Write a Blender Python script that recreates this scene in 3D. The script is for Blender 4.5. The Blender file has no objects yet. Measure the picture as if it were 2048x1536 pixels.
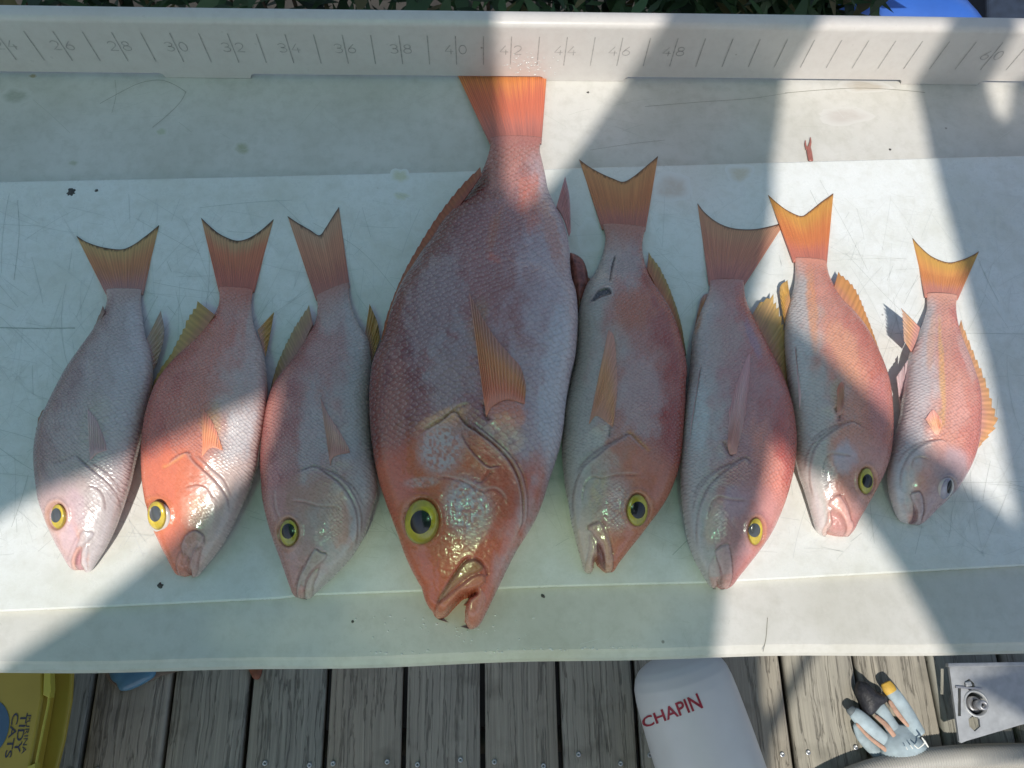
import bpy, math, random
import numpy as np
from mathutils import Matrix, Vector, kdtree
random.seed(7); rng = np.random.default_rng(7)
SC = bpy.context.scene
COL = SC.collection
# ------------------------------------------------------------------ camera
W, H, F = 2048., 1536., 1540.
TZ = 0.97                      # table top above the deck
CZ = TZ + 0.60                 # camera height
dn = Vector((967-1024, -(1350-768), -F)).normalized()      # world down, in camera axes (x right, y up, z back)
Zc = -dn
rx = Vector((45446, 318, -1540)).normalized()
Xc = (rx - Zc*rx.dot(Zc)).normalized()
Yc = Zc.cross(Xc)
RW = Matrix((Xc, Yc, Zc))      # rows: world axes in camera coords -> maps camera vec to world vec
cam = bpy.data.cameras.new('camera'); cam.lens = 36*F/W; cam.sensor_width = 36; cam.clip_start = .02; cam.clip_end = 500
co = bpy.data.objects.new('camera', cam); COL.objects.link(co)
co.matrix_world = Matrix.Translation((0, 0, CZ)) @ RW.to_4x4()
SC.camera = co
R = np.array(RW); CP = np.array((0, 0, CZ))

def ray(px, py):
    v = np.stack([np.asarray(px, float)-W/2, H/2-np.asarray(py, float), -F*np.ones_like(np.asarray(px, float))], -1)
    return v @ R.T
def unp(px, py, z):            # pixel of the photograph -> point at height z above the TABLE
    d = ray(px, py); t = (TZ + np.asarray(z, float) - CZ)/d[..., 2]
    return CP + d*t[..., None]
def proj(P):
    v = (np.asarray(P) - CP) @ R
    return W/2 + F*v[..., 0]/-v[..., 2], H/2 - F*v[..., 1]/-v[..., 2]
def unpy(px, py, Y):           # pixel -> point on the vertical plane y = Y
    d = ray(px, py); t = Y/d[..., 1]
    return CP + d*t[..., None]
# ------------------------------------------------------------------ light
sd = ray(1105., 430.); sd = sd/np.linalg.norm(sd)          # travel direction of sunlight
sun = bpy.data.lights.new('sun', 'SUN'); sun.energy = 3.8; sun.angle = math.radians(.53); sun.color = (1, .95, .87)
so = bpy.data.objects.new('sun', sun); COL.objects.link(so)
so.rotation_euler = Vector(sd).to_track_quat('-Z', 'Y').to_euler()
so.location = (0, -3, 6)
world = bpy.data.worlds.new('World'); SC.world = world; world.use_nodes = True
nt = world.node_tree; nt.nodes.clear()
sky = nt.nodes.new('ShaderNodeTexSky'); sky.sky_type = 'NISHITA'; sky.sun_disc = False
tosun = -sd
sky.dust_density = 2.5; sky.ozone_density = .3; sky.air_density = 1.0
sky.sun_elevation = math.asin(tosun[2]); sky.sun_rotation = math.atan2(tosun[0], tosun[1])
bg = nt.nodes.new('ShaderNodeBackground'); bg.inputs[1].default_value = .15
wo = nt.nodes.new('ShaderNodeOutputWorld')
nt.links.new(sky.outputs[0], bg.inputs[0]); nt.links.new(bg.outputs[0], wo.inputs[0])
SC.view_settings.view_transform = 'Standard'; SC.view_settings.look = 'None'
SC.view_settings.exposure = 0.0; SC.view_settings.gamma = 1; SC.view_settings.use_curve_mapping = False
SC.cycles.max_bounces = 6; SC.cycles.diffuse_bounces = 4; SC.cycles.glossy_bounces = 2; SC.cycles.transmission_bounces = 3
SC.cycles.caustics_reflective = False; SC.cycles.caustics_refractive = False

# ------------------------------------------------------------------ helpers
def tag(o, label=None, cat=None, group=None, kind=None):
    if label: o['label'] = label
    if cat: o['category'] = cat
    if group: o['group'] = group
    if kind: o['kind'] = kind
    return o
def empty(name, loc=(0, 0, 0)):
    o = bpy.data.objects.new(name, None); COL.objects.link(o); o.location = loc; o.empty_display_size = .05
    return o
def mk(name, V, Fc, mat, parent=None, colors=None, uv=None, amt=None, smooth=True, origin=None):
    """numpy mesh -> object; V in world coordinates, Fc (n,4) or list of faces"""
    V = np.asarray(V, float)
    if origin is None:
        origin = np.array(parent['_o']) if parent is not None and '_o' in parent else (V.min(0)+V.max(0))/2 if parent is None else np.zeros(3)
    Vl = V - origin
    me = bpy.data.meshes.new(name)
    if isinstance(Fc, np.ndarray):
        n = Fc.shape[1]
        me.vertices.add(len(Vl)); me.vertices.foreach_set('co', Vl.astype(np.float32).ravel())
        me.loops.add(Fc.size); me.loops.foreach_set('vertex_index', Fc.astype(np.int32).ravel())
        me.polygons.add(len(Fc)); me.polygons.foreach_set('loop_start', np.arange(0, Fc.size, n, dtype=np.int32))
        me.update(calc_edges=True)
    else:
        me.from_pydata([tuple(v) for v in Vl], [], [tuple(int(i) for i in f) for f in Fc]); me.update()
    if smooth: me.polygons.foreach_set('use_smooth', np.ones(len(me.polygons), bool))
    if colors is not None:
        a = me.color_attributes.new('Col', 'FLOAT_COLOR', 'POINT')
        c = np.ones((len(V), 4), np.float32); c[:, :3] = np.clip(colors, 0, 1); a.data.foreach_set('color', c.ravel())
    if amt is not None:
        a = me.attributes.new('amt', 'FLOAT', 'POINT'); a.data.foreach_set('value', np.asarray(amt, np.float32))
    if uv is not None:
        a = me.attributes.new('suv', 'FLOAT_VECTOR', 'POINT')
        u3 = np.zeros((len(V), 3), np.float32); u3[:, :2] = uv; a.data.foreach_set('vector', u3.ravel())
    me.validate()
    if mat: me.materials.append(mat)
    o = bpy.data.objects.new(name, me); COL.objects.link(o)
    if parent is not None:
        o.parent = parent
        p_o = np.array(parent['_o']) if '_o' in parent else np.zeros(3)
        o.location = origin - p_o
    else:
        o.location = origin
        o['_o'] = [float(x) for x in origin]
    return o
def root(name, loc):
    o = empty(name, loc); o['_o'] = [float(x) for x in loc]; return o
def sub(o, parent_part):           # make o a sub-part (both already share the same root origin)
    o.parent = parent_part; o.location = (0, 0, 0); return o

def box(x0, x1, y0, y1, z0, z1):
    V = np.array([(x, y, z) for z in (z0, z1) for y in (y0, y1) for x in (x0, x1)], float)
    Fc = np.array([(0, 2, 3, 1), (4, 5, 7, 6), (0, 1, 5, 4), (2, 6, 7, 3), (0, 4, 6, 2), (1, 3, 7, 5)])
    return V, Fc
def bevel(o, w, seg=2):
    m = o.modifiers.new('bevel', 'BEVEL'); m.width = w; m.segments = seg; m.limit_method = 'ANGLE'; return o

def vnoise(x, y, seed=0):
    xi = np.floor(x).astype(np.int64); yi = np.floor(y).astype(np.int64); fx = x-xi; fy = y-yi
    fx = fx*fx*(3-2*fx); fy = fy*fy*(3-2*fy)
    def h(a, b):
        n = (a*374761393 + b*668265263 + seed*1442695041) & 0xFFFFFFFF
        n = ((n ^ (n >> 13))*1274126177) & 0xFFFFFFFF
        return ((n ^ (n >> 16)) & 0xFFFF)/65535.
    return (h(xi, yi)*(1-fx)+h(xi+1, yi)*fx)*(1-fy) + (h(xi, yi+1)*(1-fx)+h(xi+1, yi+1)*fx)*fy
def fbm(x, y, seed=0, oc=4):
    s = 0; a = .5
    for k in range(oc):
        s = s + a*vnoise(x*2**k, y*2**k, seed+k*17); a *= .5
    return s/(1-.5**oc)
def sstep(a, b, x):
    t = np.clip((x-a)/(b-a), 0, 1); return t*t*(3-2*t)
def in_poly(px, py, P):
    ins = np.zeros(px.shape, bool); j = len(P)-1
    for i in range(len(P)):
        (xi, yi), (xj, yj) = P[i], P[j]
        if yi != yj:
            ins ^= ((yi > py) != (yj > py)) & (px < (xj-xi)*(py-yi)/(yj-yi)+xi)
        j = i
    return ins
def cat_rom(pts, n=12):
    P = np.asarray(pts, float); Q = np.vstack([2*P[0]-P[1], P, 2*P[-1]-P[-2]]); out = []
    for i in range(1, len(Q)-2):
        t = np.linspace(0, 1, n, endpoint=False)[:, None]
        a, b, c, d = Q[i-1], Q[i], Q[i+1], Q[i+2]
        out.append(.5*(2*b+(c-a)*t+(2*a-5*b+4*c-d)*t**2+(3*b-a-3*c+d)*t**3))
    return np.vstack(out+[P[-1:]])
def resample(pts, n, smooth=True):
    P = cat_rom(pts) if smooth and len(pts) > 2 else np.asarray(pts, float)
    L = np.r_[0, np.cumsum(np.linalg.norm(np.diff(P[:, :2], axis=0), axis=1))]
    t = np.linspace(0, L[-1], n)
    return np.stack([np.interp(t, L, P[:, k]) for k in range(P.shape[1])], 1)
def pl_dist(px, py, pts):
    """distance, signed side and arclength fraction to a polyline in pixels"""
    P = cat_rom(pts, 5) if len(pts) > 2 else np.asarray(pts, float)
    best = np.full(px.shape, 1e9); side = np.zeros(px.shape); fr = np.zeros(px.shape)
    L = np.r_[0, np.cumsum(np.linalg.norm(np.diff(P, axis=0), axis=1))]
    for i in range(len(P)-1):
        ax, ay = P[i]; dx, dy = P[i+1]-P[i]; l2 = dx*dx+dy*dy+1e-9
        t = np.clip(((px-ax)*dx+(py-ay)*dy)/l2, 0, 1)
        qx = px-ax-t*dx; qy = py-ay-t*dy; d = np.hypot(qx, qy)
        m = d < best
        best[m] = d[m]; side[m] = np.sign(dx*qy-dy*qx)[m]; fr[m] = ((L[i]+t*math.sqrt(l2))/L[-1])[m]
    return best, side, fr
# ------------------------------------------------------------------ materials
def new_mat(name):
    m = bpy.data.materials.new(name); m.use_nodes = True
    return m, m.node_tree, m.node_tree.nodes['Principled BSDF']
def N(t, kind, **kw):
    n = t.nodes.new(kind)
    for k, v in kw.items():
        if k in n.inputs: n.inputs[k].default_value = v
        else: setattr(n, k, v)
    return n
def ramp(t, src, stops):
    r = t.nodes.new('ShaderNodeValToRGB'); t.links.new(src, r.inputs[0])
    e = r.color_ramp.elements
    while len(e) < len(stops): e.new(.5)
    for el, (p, c) in zip(e, stops): el.position = p; el.color = (*c, 1) if len(c) == 3 else c
    return r
def mixc(t, fac, a, b, mode='MIX'):
    m = t.nodes.new('ShaderNodeMix'); m.data_type = 'RGBA'; m.blend_type = mode
    for sock, v in ((m.inputs[0], fac), (m.inputs[6], a), (m.inputs[7], b)):
        if hasattr(v, 'is_linked') or isinstance(v, bpy.types.NodeSocket): t.links.new(v, sock)
        elif isinstance(v, (int, float)): sock.default_value = v
        else: sock.default_value = (*v, 1)
    return m.outputs[2]
def math_(t, op, a, b=None, c=None):
    m = t.nodes.new('ShaderNodeMath'); m.operation = op
    for i, v in enumerate((a, b, c)):
        if v is None: continue
        if isinstance(v, bpy.types.NodeSocket): t.links.new(v, m.inputs[i])
        else: m.inputs[i].default_value = v
    return m.outputs[0]
def simple(name, col, rough=.5, spec=.5, metal=0, noise=.0, nscale=40, bump=0):
    m, t, b = new_mat(name)
    b.inputs['Roughness'].default_value = rough; b.inputs['Specular IOR Level'].default_value = spec
    b.inputs['Metallic'].default_value = metal; b.inputs['Base Color'].default_value = (*col, 1)
    g = N(t, 'ShaderNodeNewGeometry'); n = N(t, 'ShaderNodeTexNoise', Scale=nscale, Detail=5.)
    t.links.new(g.outputs['Position'], n.inputs['Vector'])
    if noise:
        r = ramp(t, n.outputs[0], [(.3, tuple(c*(1-noise) for c in col)), (.7, tuple(min(1, c*(1+noise)) for c in col))])
        t.links.new(r.outputs[0], b.inputs['Base Color'])
    if bump:
        bm = N(t, 'ShaderNodeBump', Strength=.5, Distance=bump); t.links.new(n.outputs[0], bm.inputs['Height']); t.links.new(bm.outputs[0], b.inputs['Normal'])
    return m

def plastic_white(name, col, stain, stain_amt, rough=.35):
    """worn white sheet: faint stains, specks and knife haze"""
    m, t, b = new_mat(name)
    g = N(t, 'ShaderNodeNewGeometry')
    big = N(t, 'ShaderNodeTexNoise', Scale=9., Detail=6., Roughness=.62); t.links.new(g.outputs['Position'], big.inputs[0])
    sm = N(t, 'ShaderNodeTexNoise', Scale=90., Detail=6., Roughness=.7); t.links.new(g.outputs['Position'], sm.inputs[0])
    sp = N(t, 'ShaderNodeTexVoronoi', Scale=38., Randomness=1.); t.links.new(g.outputs['Position'], sp.inputs[0])
    r1 = ramp(t, big.outputs[0], [(.45, (0, 0, 0)), (.75, (1, 1, 1))])
    r2 = ramp(t, sm.outputs[0], [(.45, (0, 0, 0)), (.8, (1, 1, 1))])
    f = math_(t, 'MULTIPLY', r1.outputs[0], stain_amt)
    f2 = math_(t, 'MULTIPLY', r2.outputs[0], stain_amt*.7)
    c = mixc(t, f, col, stain); c = mixc(t, f2, c, tuple(x*.8 for x in stain))
    r3 = ramp(t, sp.outputs['Distance'], [(0., (1, 1, 1)), (.035, (1, 1, 1)), (.06, (0, 0, 0))])
    wn = N(t, 'ShaderNodeTexWhiteNoise'); t.links.new(sp.outputs['Position'], wn.inputs[0])
    on = math_(t, 'GREATER_THAN', wn.outputs[0], .86)
    c = mixc(t, math_(t, 'MULTIPLY', math_(t, 'MULTIPLY', r3.outputs[0], on), .6), c, (.12, .09, .06))
    t.links.new(c, b.inputs['Base Color'])
    rr = ramp(t, sm.outputs[0], [(.3, (rough*.8,)*3), (.7, (min(1, rough*1.4),)*3)])
    t.links.new(rr.outputs[0], b.inputs['Roughness'])
    bm = N(t, 'ShaderNodeBump', Strength=.25, Distance=.0006); t.links.new(sm.outputs[0], bm.inputs['Height']); t.links.new(bm.outputs[0], b.inputs['Normal'])
    return m
M_table = plastic_white('table_plastic', (.64, .62, .58), (.45, .43, .36), .55, .38)
M_board = plastic_white('board_plastic', (.76, .77, .75), (.60, .59, .50), .6, .28)
M_wall = plastic_white('wall_plastic', (.60, .57, .54), (.52, .46, .42), .4, .32)
def attr_mat(name, rough=.4, coat=0, spec=.5, trans=0.):
    m, t, b = new_mat(name)
    a = N(t, 'ShaderNodeAttribute', attribute_name='Col'); t.links.new(a.outputs['Color'], b.inputs['Base Color'])
    b.inputs['Roughness'].default_value = rough; b.inputs['Coat Weight'].default_value = coat; b.inputs['Coat Roughness'].default_value = .12
    b.inputs['Specular IOR Level'].default_value = spec
    if trans:
        tr = N(t, 'ShaderNodeBsdfTranslucent'); t.links.new(a.outputs['Color'], tr.inputs[0])
        mx = N(t, 'ShaderNodeMixShader'); mx.inputs[0].default_value = trans
        out = t.nodes['Material Output']
        t.links.new(b.outputs[0], mx.inputs[1]); t.links.new(tr.outputs[0], mx.inputs[2]); t.links.new(mx.outputs[0], out.inputs[0])
    return m
M_paint = attr_mat('painted_relief', .5)
M_fin = attr_mat('fin_membrane', .36, .2, .4, .26)
M_finb = attr_mat('pectoral_membrane', .4, .1, .4, 0)
M_flesh = attr_mat('wet_lip_skin', .33, .35, .5)
def skin_mat(name, scale, depth):
    m, t, b = new_mat(name)
    a = N(t, 'ShaderNodeAttribute', attribute_name='Col')
    am = N(t, 'ShaderNodeAttribute', attribute_name='amt')
    uv = N(t, 'ShaderNodeAttribute', attribute_name='suv')
    mp = N(t, 'ShaderNodeMapping'); mp.inputs['Rotation'].default_value = (0, 0, math.radians(45)); mp.inputs['Scale'].default_value = (scale, scale, scale)
    pre = N(t, 'ShaderNodeVectorMath', operation='MULTIPLY'); pre.inputs[1].default_value = (.85, 1.1, 1)
    nz = N(t, 'ShaderNodeTexNoise', Scale=30., Detail=2.); t.links.new(uv.outputs['Vector'], nz.inputs[0])
    nzs = N(t, 'ShaderNodeVectorMath', operation='SCALE'); nzs.inputs['Scale'].default_value = .012
    t.links.new(nz.outputs['Color'], nzs.inputs[0])
    ad = N(t, 'ShaderNodeVectorMath', operation='ADD'); t.links.new(uv.outputs['Vector'], ad.inputs[0]); t.links.new(nzs.outputs[0], ad.inputs[1])
    t.links.new(ad.outputs[0], pre.inputs[0]); t.links.new(pre.outputs[0], mp.inputs['Vector'])
    v = N(t, 'ShaderNodeTexVoronoi', Scale=1., Randomness=.42); v.voronoi_dimensions = '2D'; t.links.new(mp.outputs[0], v.inputs['Vector'])
    # tilt of each scale along the fish: (p - cell centre) rotated back
    df = N(t, 'ShaderNodeVectorMath', operation='SUBTRACT'); t.links.new(mp.outputs[0], df.inputs[0]); t.links.new(v.outputs['Position'], df.inputs[1])
    sx = N(t, 'ShaderNodeSeparateXYZ'); t.links.new(df.outputs[0], sx.inputs[0])
    along = math_(t, 'MULTIPLY', math_(t, 'ADD', sx.outputs[0], sx.outputs[1]), .7)
    dist = v.outputs['Distance']
    h = math_(t, 'SUBTRACT', math_(t, 'MULTIPLY', along, -.9), math_(t, 'MULTIPLY', math_(t, 'MULTIPLY', dist, dist), 1.3))
    h = math_(t, 'MULTIPLY', h, am.outputs['Fac'])
    bm = N(t, 'ShaderNodeBump', Strength=.85, Distance=depth); t.links.new(h, bm.inputs['Height'])
    fine = N(t, 'ShaderNodeTexNoise', Scale=420., Detail=3.); t.links.new(uv.outputs['Vector'], fine.inputs[0])
    bm2 = N(t, 'ShaderNodeBump', Strength=.12, Distance=.0004); t.links.new(fine.outputs[0], bm2.inputs['Height']); t.links.new(bm.outputs[0], bm2.inputs['Normal'])
    t.links.new(bm2.outputs[0], b.inputs['Normal'])
    edge = ramp(t, dist, [(.25, (0, 0, 0)), (.62, (1, 1, 1))])
    fe = math_(t, 'MULTIPLY', math_(t, 'MULTIPLY', edge.outputs[0], am.outputs['Fac']), .24)
    dark = mixc(t, 1., a.outputs['Color'], (.62, .50, .48), 'MULTIPLY')
    c = mixc(t, fe, a.outputs['Color'], dark)
    # pale crescent along the free edge of each scale
    al = ramp(t, along, [(.12, (0, 0, 0)), (.42, (1, 1, 1))]); dl = ramp(t, dist, [(.22, (0, 0, 0)), (.42, (1, 1, 1)), (.62, (.2, .2, .2))])
    c = mixc(t, math_(t, 'MULTIPLY', math_(t, 'MULTIPLY', math_(t, 'MULTIPLY', al.outputs[0], dl.outputs[0]), am.outputs['Fac']), .34), c, (.74, .56, .54))
    wn = N(t, 'ShaderNodeTexWhiteNoise'); wn.noise_dimensions = '2D'; t.links.new(v.outputs['Position'], wn.inputs[0])
    cen = ramp(t, dist, [(.0, (1, 1, 1)), (.33, (0, 0, 0))])
    fp = math_(t, 'MULTIPLY', math_(t, 'MULTIPLY', cen.outputs[0], am.outputs['Fac']), math_(t, 'MULTIPLY', wn.outputs[0], .2))
    c = mixc(t, fp, c, (.66, .56, .57))
    t.links.new(c, b.inputs['Base Color'])
    rg = ramp(t, fine.outputs[0], [(.3, (.20,)*3), (.7, (.38,)*3)]); t.links.new(rg.outputs[0], b.inputs['Roughness'])
    b.inputs['Coat Weight'].default_value = .4; b.inputs['Coat Roughness'].default_value = .12; b.inputs['Specular IOR Level'].default_value = .6
    b.inputs['Subsurface Weight'].default_value = 0.
    return m
M_skin_big = skin_mat('large_fish_skin', 250, .0009)
M_skin = skin_mat('small_fish_skin', 410, .0006)
def glossy(name, col, rough=.08, coat=1.):
    m, t, b = new_mat(name); b.inputs['Base Color'].default_value = (*col, 1); b.inputs['Roughness'].default_value = rough
    b.inputs['Coat Weight'].default_value = coat; b.inputs['Coat Roughness'].default_value = .03
    return m
M_pupil = glossy('pupil', (.012, .013, .015), .2, .15)
M_pupil_c = glossy('clouded_pupil', (.085, .09, .095), .2, .4)
M_eye = attr_mat('eye_iris', .22, .5)

# ------------------------------------------------------------------ table
Yw = float(unp(967., 161., 0.)[1])                 # ruler wall plane
Yf = float(unp(967., 1323., 0.)[1])                # front edge
XA, XB = -1.05, 1.05
tab = root('fish_cleaning_table', (0, (Yw+Yf)/2, 0))
tag(tab, 'white plastic fish cleaning table with an engraved ruler wall along its back', 'table')
# top slab with chamfered front
n = 160
xs = np.linspace(XA, XB, n)
def extrude_x(prof, xs, closed=True):
    prof = np.asarray(prof, float); k = len(prof)
    V = np.zeros((len(xs), k, 3)); V[..., 0] = xs[:, None]; V[..., 1] = prof[None, :, 0]; V[..., 2] = prof[None, :, 1]
    Fc = []
    for i in range(len(xs)-1):
        for j in range(k if closed else k-1):
            a = i*k+j; b = i*k+(j+1) % k; Fc.append((a, b, b+k, a+k))
    if closed:
        Fc.append(tuple(range(k))); Fc.append(tuple(range((len(xs)-1)*k+k-1, (len(xs)-1)*k-1, -1)))
    return V.reshape(-1, 3), Fc
T0 = TZ
top_prof = [(Yf-.001, T0-.020), (Yf-.0015, T0-.006), (Yf+.0005, T0-.0035), (Yf+.0045, T0-.0015), (Yf+.0065, T0-.0001), (Yf+.009, T0), (Yw+.03, T0), (Yw+.03, T0-.020)]
wob = .0012*np.sin(xs*9)+.0006*np.sin(xs*31+1)
V, Fc = extrude_x(top_prof, xs)
V = V.reshape(n, -1, 3); V[:, :6, 1] += wob[:, None]; V = V.reshape(-1, 3)
o = mk('table_top', V, Fc, M_table, tab, smooth=False)
# ruler wall: profile swept along x; the bottom edge steps down to feet
inch = .0254
ptop = unpy(967., 46., Yw)[2]
WT = float(ptop)                                    # rounded edge height
Yback = Yw + (float(unp(967., 16., WT+.004-TZ)[1]) - Yw)
gap = float(unpy(967., 152., Yw)[2])-TZ
feet_px = [(-230, -60), (333, 503), (1088, 1249), (1810, 1966), (2500, 2600)]
feet = [(float(unpy(a, 157., Yw)[0]), float(unpy(b, 157., Yw)[0])) for a, b in feet_px]
xs2 = list(np.linspace(XA, XB, 130))
rr = .0045
for a, b in feet:
    for k in range(7):
        th = k/6*math.pi/2
        xs2 += [a-rr*(1-math.sin(th)) , b+rr*(1-math.sin(th))]
    xs2 += [a+.0001, b-.0001]
xs2 = np.unique(np.round(xs2, 5))
def zbot(x):
    for a, b in feet:
        if a <= x <= b: return 0.0004
        for e, s in ((a, -1), (b, 1)):
            d = (x-e)*s
            if 0 < d < rr: return gap-(gap*.9)*(1-math.sqrt(max(0, 1-(1-d/rr)**2)))
    return gap
R1 = .006
prof = []
for k in range(7):
    th = k/6*math.pi/2
    prof.append((Yw+R1*(1-math.cos(th)), WT-R1+R1*math.sin(th)+.0))
prof.append((Yback-.003, WT+.0012)); prof.append((Yback, WT+.0005)); prof.append((Yback, WT-.003)); prof.append((Yback-.004, WT-.004))
prof.append((Yw+.012, WT-.006)); prof.append((Yw+.007, WT-.012)); prof.append((Yw+.007, None))
prof = [(Yw, None)] + prof
V = []
for x in xs2:
    zb = TZ + zbot(x)
    for (y, z) in prof: V.append((x, y+.0007*math.sin(x*5), zb if z is None else z))
k = len(prof); Fc = []
for i in range(len(xs2)-1):
    for j in range(k):
        a = i*k+j; b = i*k+(j+1) % k; Fc.append((a, b, b+k, a+k))
Fc.append(tuple(range(k))); Fc.append(tuple(range((len(xs2)-1)*k+k-1, (len(xs2)-1)*k-1, -1)))
rw = mk('ruler_wall', V, Fc, M_wall, tab, smooth=False)
for p in rw.data.polygons: p.use_smooth = True
try: rw.data.set_sharp_from_angle(angle=math.radians(38))
except Exception: pass
# engraved marks: shallow channels drawn as ribbons just proud of the face
M_groove = simple('engraving', (.36, .345, .33), .55, noise=.25, nscale=300)
xt41 = float(unpy(967., 100., Yw)[0]); xt25 = float(unpy(72., 95., Yw)[0])
sp = (xt41-xt25)/16
ztop = float(unpy(967., 72., Yw)[2]); zbt = float(unpy(967., 129., Yw)[2])
def ribbon(pts, w):
    P = np.asarray(pts, float); d = np.gradient(P, axis=0); d /= np.linalg.norm(d, axis=1)[:, None]+1e-9
    nrm = np.stack([-d[:, 1], d[:, 0]], 1); A = P+nrm*w/2; B = P-nrm*w/2
    return A, B
def wall_stroke(name, strokes, w, parent):
    V = []; Fc = []
    for s in strokes:
        A, B = ribbon(s, w); b0 = len(V); m = len(A)
        for (x, z) in A: V.append((x, Yw-.00035+.0007*math.sin(x*5), z))
        for (x, z) in B: V.append((x, Yw-.00035+.0007*math.sin(x*5), z))
        for i in range(m-1): Fc.append((b0+i, b0+i+1, b0+m+i+1, b0+m+i))
    return mk(name, V, Fc, M_groove, parent, smooth=False)
def arc(cx, cy, rx_, ry_, a0, a1, n=12):
    return [(cx+rx_*math.cos(math.radians(a)), cy+ry_*math.sin(math.radians(a))) for a in np.linspace(a0, a1, n)]
DIG = {'2': [arc(.5, .72, .42, .28, 165, -20, 10)+[(.75, .45), (.05, 0), (.95, 0)]],
       '3': [[(.08, .86)]+arc(.48, .76, .40, .24, 120, -80, 10)+[(.35, .53)], [(.35, .53)]+arc(.48, .27, .45, .27, 80, -150, 12)],
       '4': [[(.95, .28), (.0, .28), (.62, 1.0)], [(.68, .55), (.68, -.05)]],
       '6': [[(.75, 1.0), (.3, .62)]+arc(.48, .28, .42, .28, 150, -210, 20)],
       '8': [arc(.5, .27, .44, .27, 90, 450, 20), arc(.5, .77, .36, .23, -90, 270, 18)],
       '0': [arc(.5, .5, .42, .5, 90, 450, 24)]}
dh = .0105; dw = .0080
for inchno in range(22, 63):
    x = xt41+(inchno-41)*sp
    if not XA < x < XB: continue
    wall_stroke('ruler_tick', [np.array([(x, ztop), (x, zbt)])], .00085, tab)
    if inchno % 2 == 0 and (inchno <= 48 or inchno == 60):
        zc = (ztop+zbt)/2-.004
        for side, ch in ((-1, str(inchno)[0]), (1, str(inchno)[1])):
            xo = x + (.0022 if side > 0 else -.0022-dw)
            wall_stroke('ruler_numeral', [np.array([(xo+a*dw, zc+b*dh) for a, b in s]) for s in DIG[ch]], .0007, tab)
# legs and rails
M_leg = simple('leg_aluminium', (.5, .5, .52), .4, metal=.8, noise=.1)
for x in (-.85, .85):
    for y in (Yf+.22, Yw-.04):
        mk('leg', *box(x-.03, x+.03, y-.03, y+.03, .001, TZ-.021), M_leg, tab, smooth=False)
# ------------------------------------------------------------------ cutting board
BZ = .0045
cor = []
def edge_line(y0, y1, xa=-500, xb=2600):
    return (xa, y0+(y1-y0)*xa/2048), (xb, y0+(y1-y0)*xb/2048)
nb = 160
bx = np.linspace(-420, 2500, nb)
yt = 363+(313-363)*bx/2048 + 2.0*np.sin(bx/430.)
yb = np.interp(bx, [-420, 0, 200, 560, 600, 1150, 1400, 1560, 2048, 2500], [1240, 1223, 1214, 1197, 1191, 1172, 1166, 1158, 1131, 1104])
Pt = unp(bx, yt, BZ); Pb = unp(bx, yb, BZ)
V = []; 
for i in range(nb):
    t_, b_ = Pt[i], Pb[i]
    lift = .0
    V += [t_-(0, 0, BZ-.0003), t_-(0, 0, .0006), t_+(0, -.0012, 0), b_+(0, .0012, 0), b_-(0, 0, .0006), b_-(0, 0, BZ-.0003)]
k = 6; Fc = []
for i in range(nb-1):
    for j in range(k):
        a = i*k+j; b = i*k+(j+1) % k; Fc.append((a, a+k, b+k, b))
Fc.append(tuple(range(k-1, -1, -1))); Fc.append(tuple(range((nb-1)*k, nb*k)))
brd = mk('cutting_board', V, Fc, M_board, smooth=False)
tag(brd, 'long thin white cutting board under the row of fish, scratched by knives', 'cutting board')
# knife marks: hairline ribbons, uncountable
def scratches(name, parent, n, region, zz, col, seed, wmm=(.12, .4), lens=(20, 220), ang=None):
    r = random.Random(seed); V = []; Fc = []; C = []
    for _ in range(n):
        cx = r.uniform(region[0], region[1]); cy = r.uniform(region[2], region[3]); L = r.uniform(*lens)*r.random()**.7
        a = r.choice(ang) + r.gauss(0, .25) if ang else r.uniform(0, math.pi)
        bend = r.gauss(0, .06); ptsx = []; m = 6
        for q in range(m):
            u = (q/(m-1)-.5)*L; ptsx.append((cx+u*math.cos(a)-bend*u*u/80*math.sin(a), cy+u*math.sin(a)+bend*u*u/80*math.cos(a)))
        ptsx = np.array(ptsx)
        if ptsx[:, 1].min() < region[2] or ptsx[:, 1].max() > region[3]: continue
        P = unp(ptsx[:, 0], ptsx[:, 1], zz)
        A, B = ribbon(P[:, :2], r.uniform(*wmm)/1000); b0 = len(V)
        f = r.uniform(.35, 1.0); c = [x*f+(1-f)*.78 for x in col]
        for q in (*A, *B): V.append((q[0], q[1], TZ+zz)); C.append(c)
        for i in range(m-1): Fc.append((b0+i, b0+i+1, b0+m+i+1, b0+m+i))
    o = mk(name, V, Fc, M_paint, parent, colors=np.array(C), smooth=False); o['kind'] = 'stuff'; return o
scratches('knife_scratches', brd, 1500, (-50, 2100, 385, 1120), BZ+.00012, (.50, .52, .49), 3, ang=(1.9, 1.5, .9, 2.3, .15, .3))
scratches('fine_scratches', brd, 4500, (-50, 2100, 385, 1120), BZ+.00008, (.60, .61, .58), 4, (.1, .3), (8, 60))
scratches('table_scratches', tab, 160, (-50, 2100, 175, 310), .00010, (.42, .42, .36), 5, (.1, .3), (15, 160), ang=(.05, 2.7, .5))
scratches('front_scratches', tab, 70, (-50, 2100, 1236, 1300), .00010, (.48, .48, .42), 6, (.1, .25), (10, 60))

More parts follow.
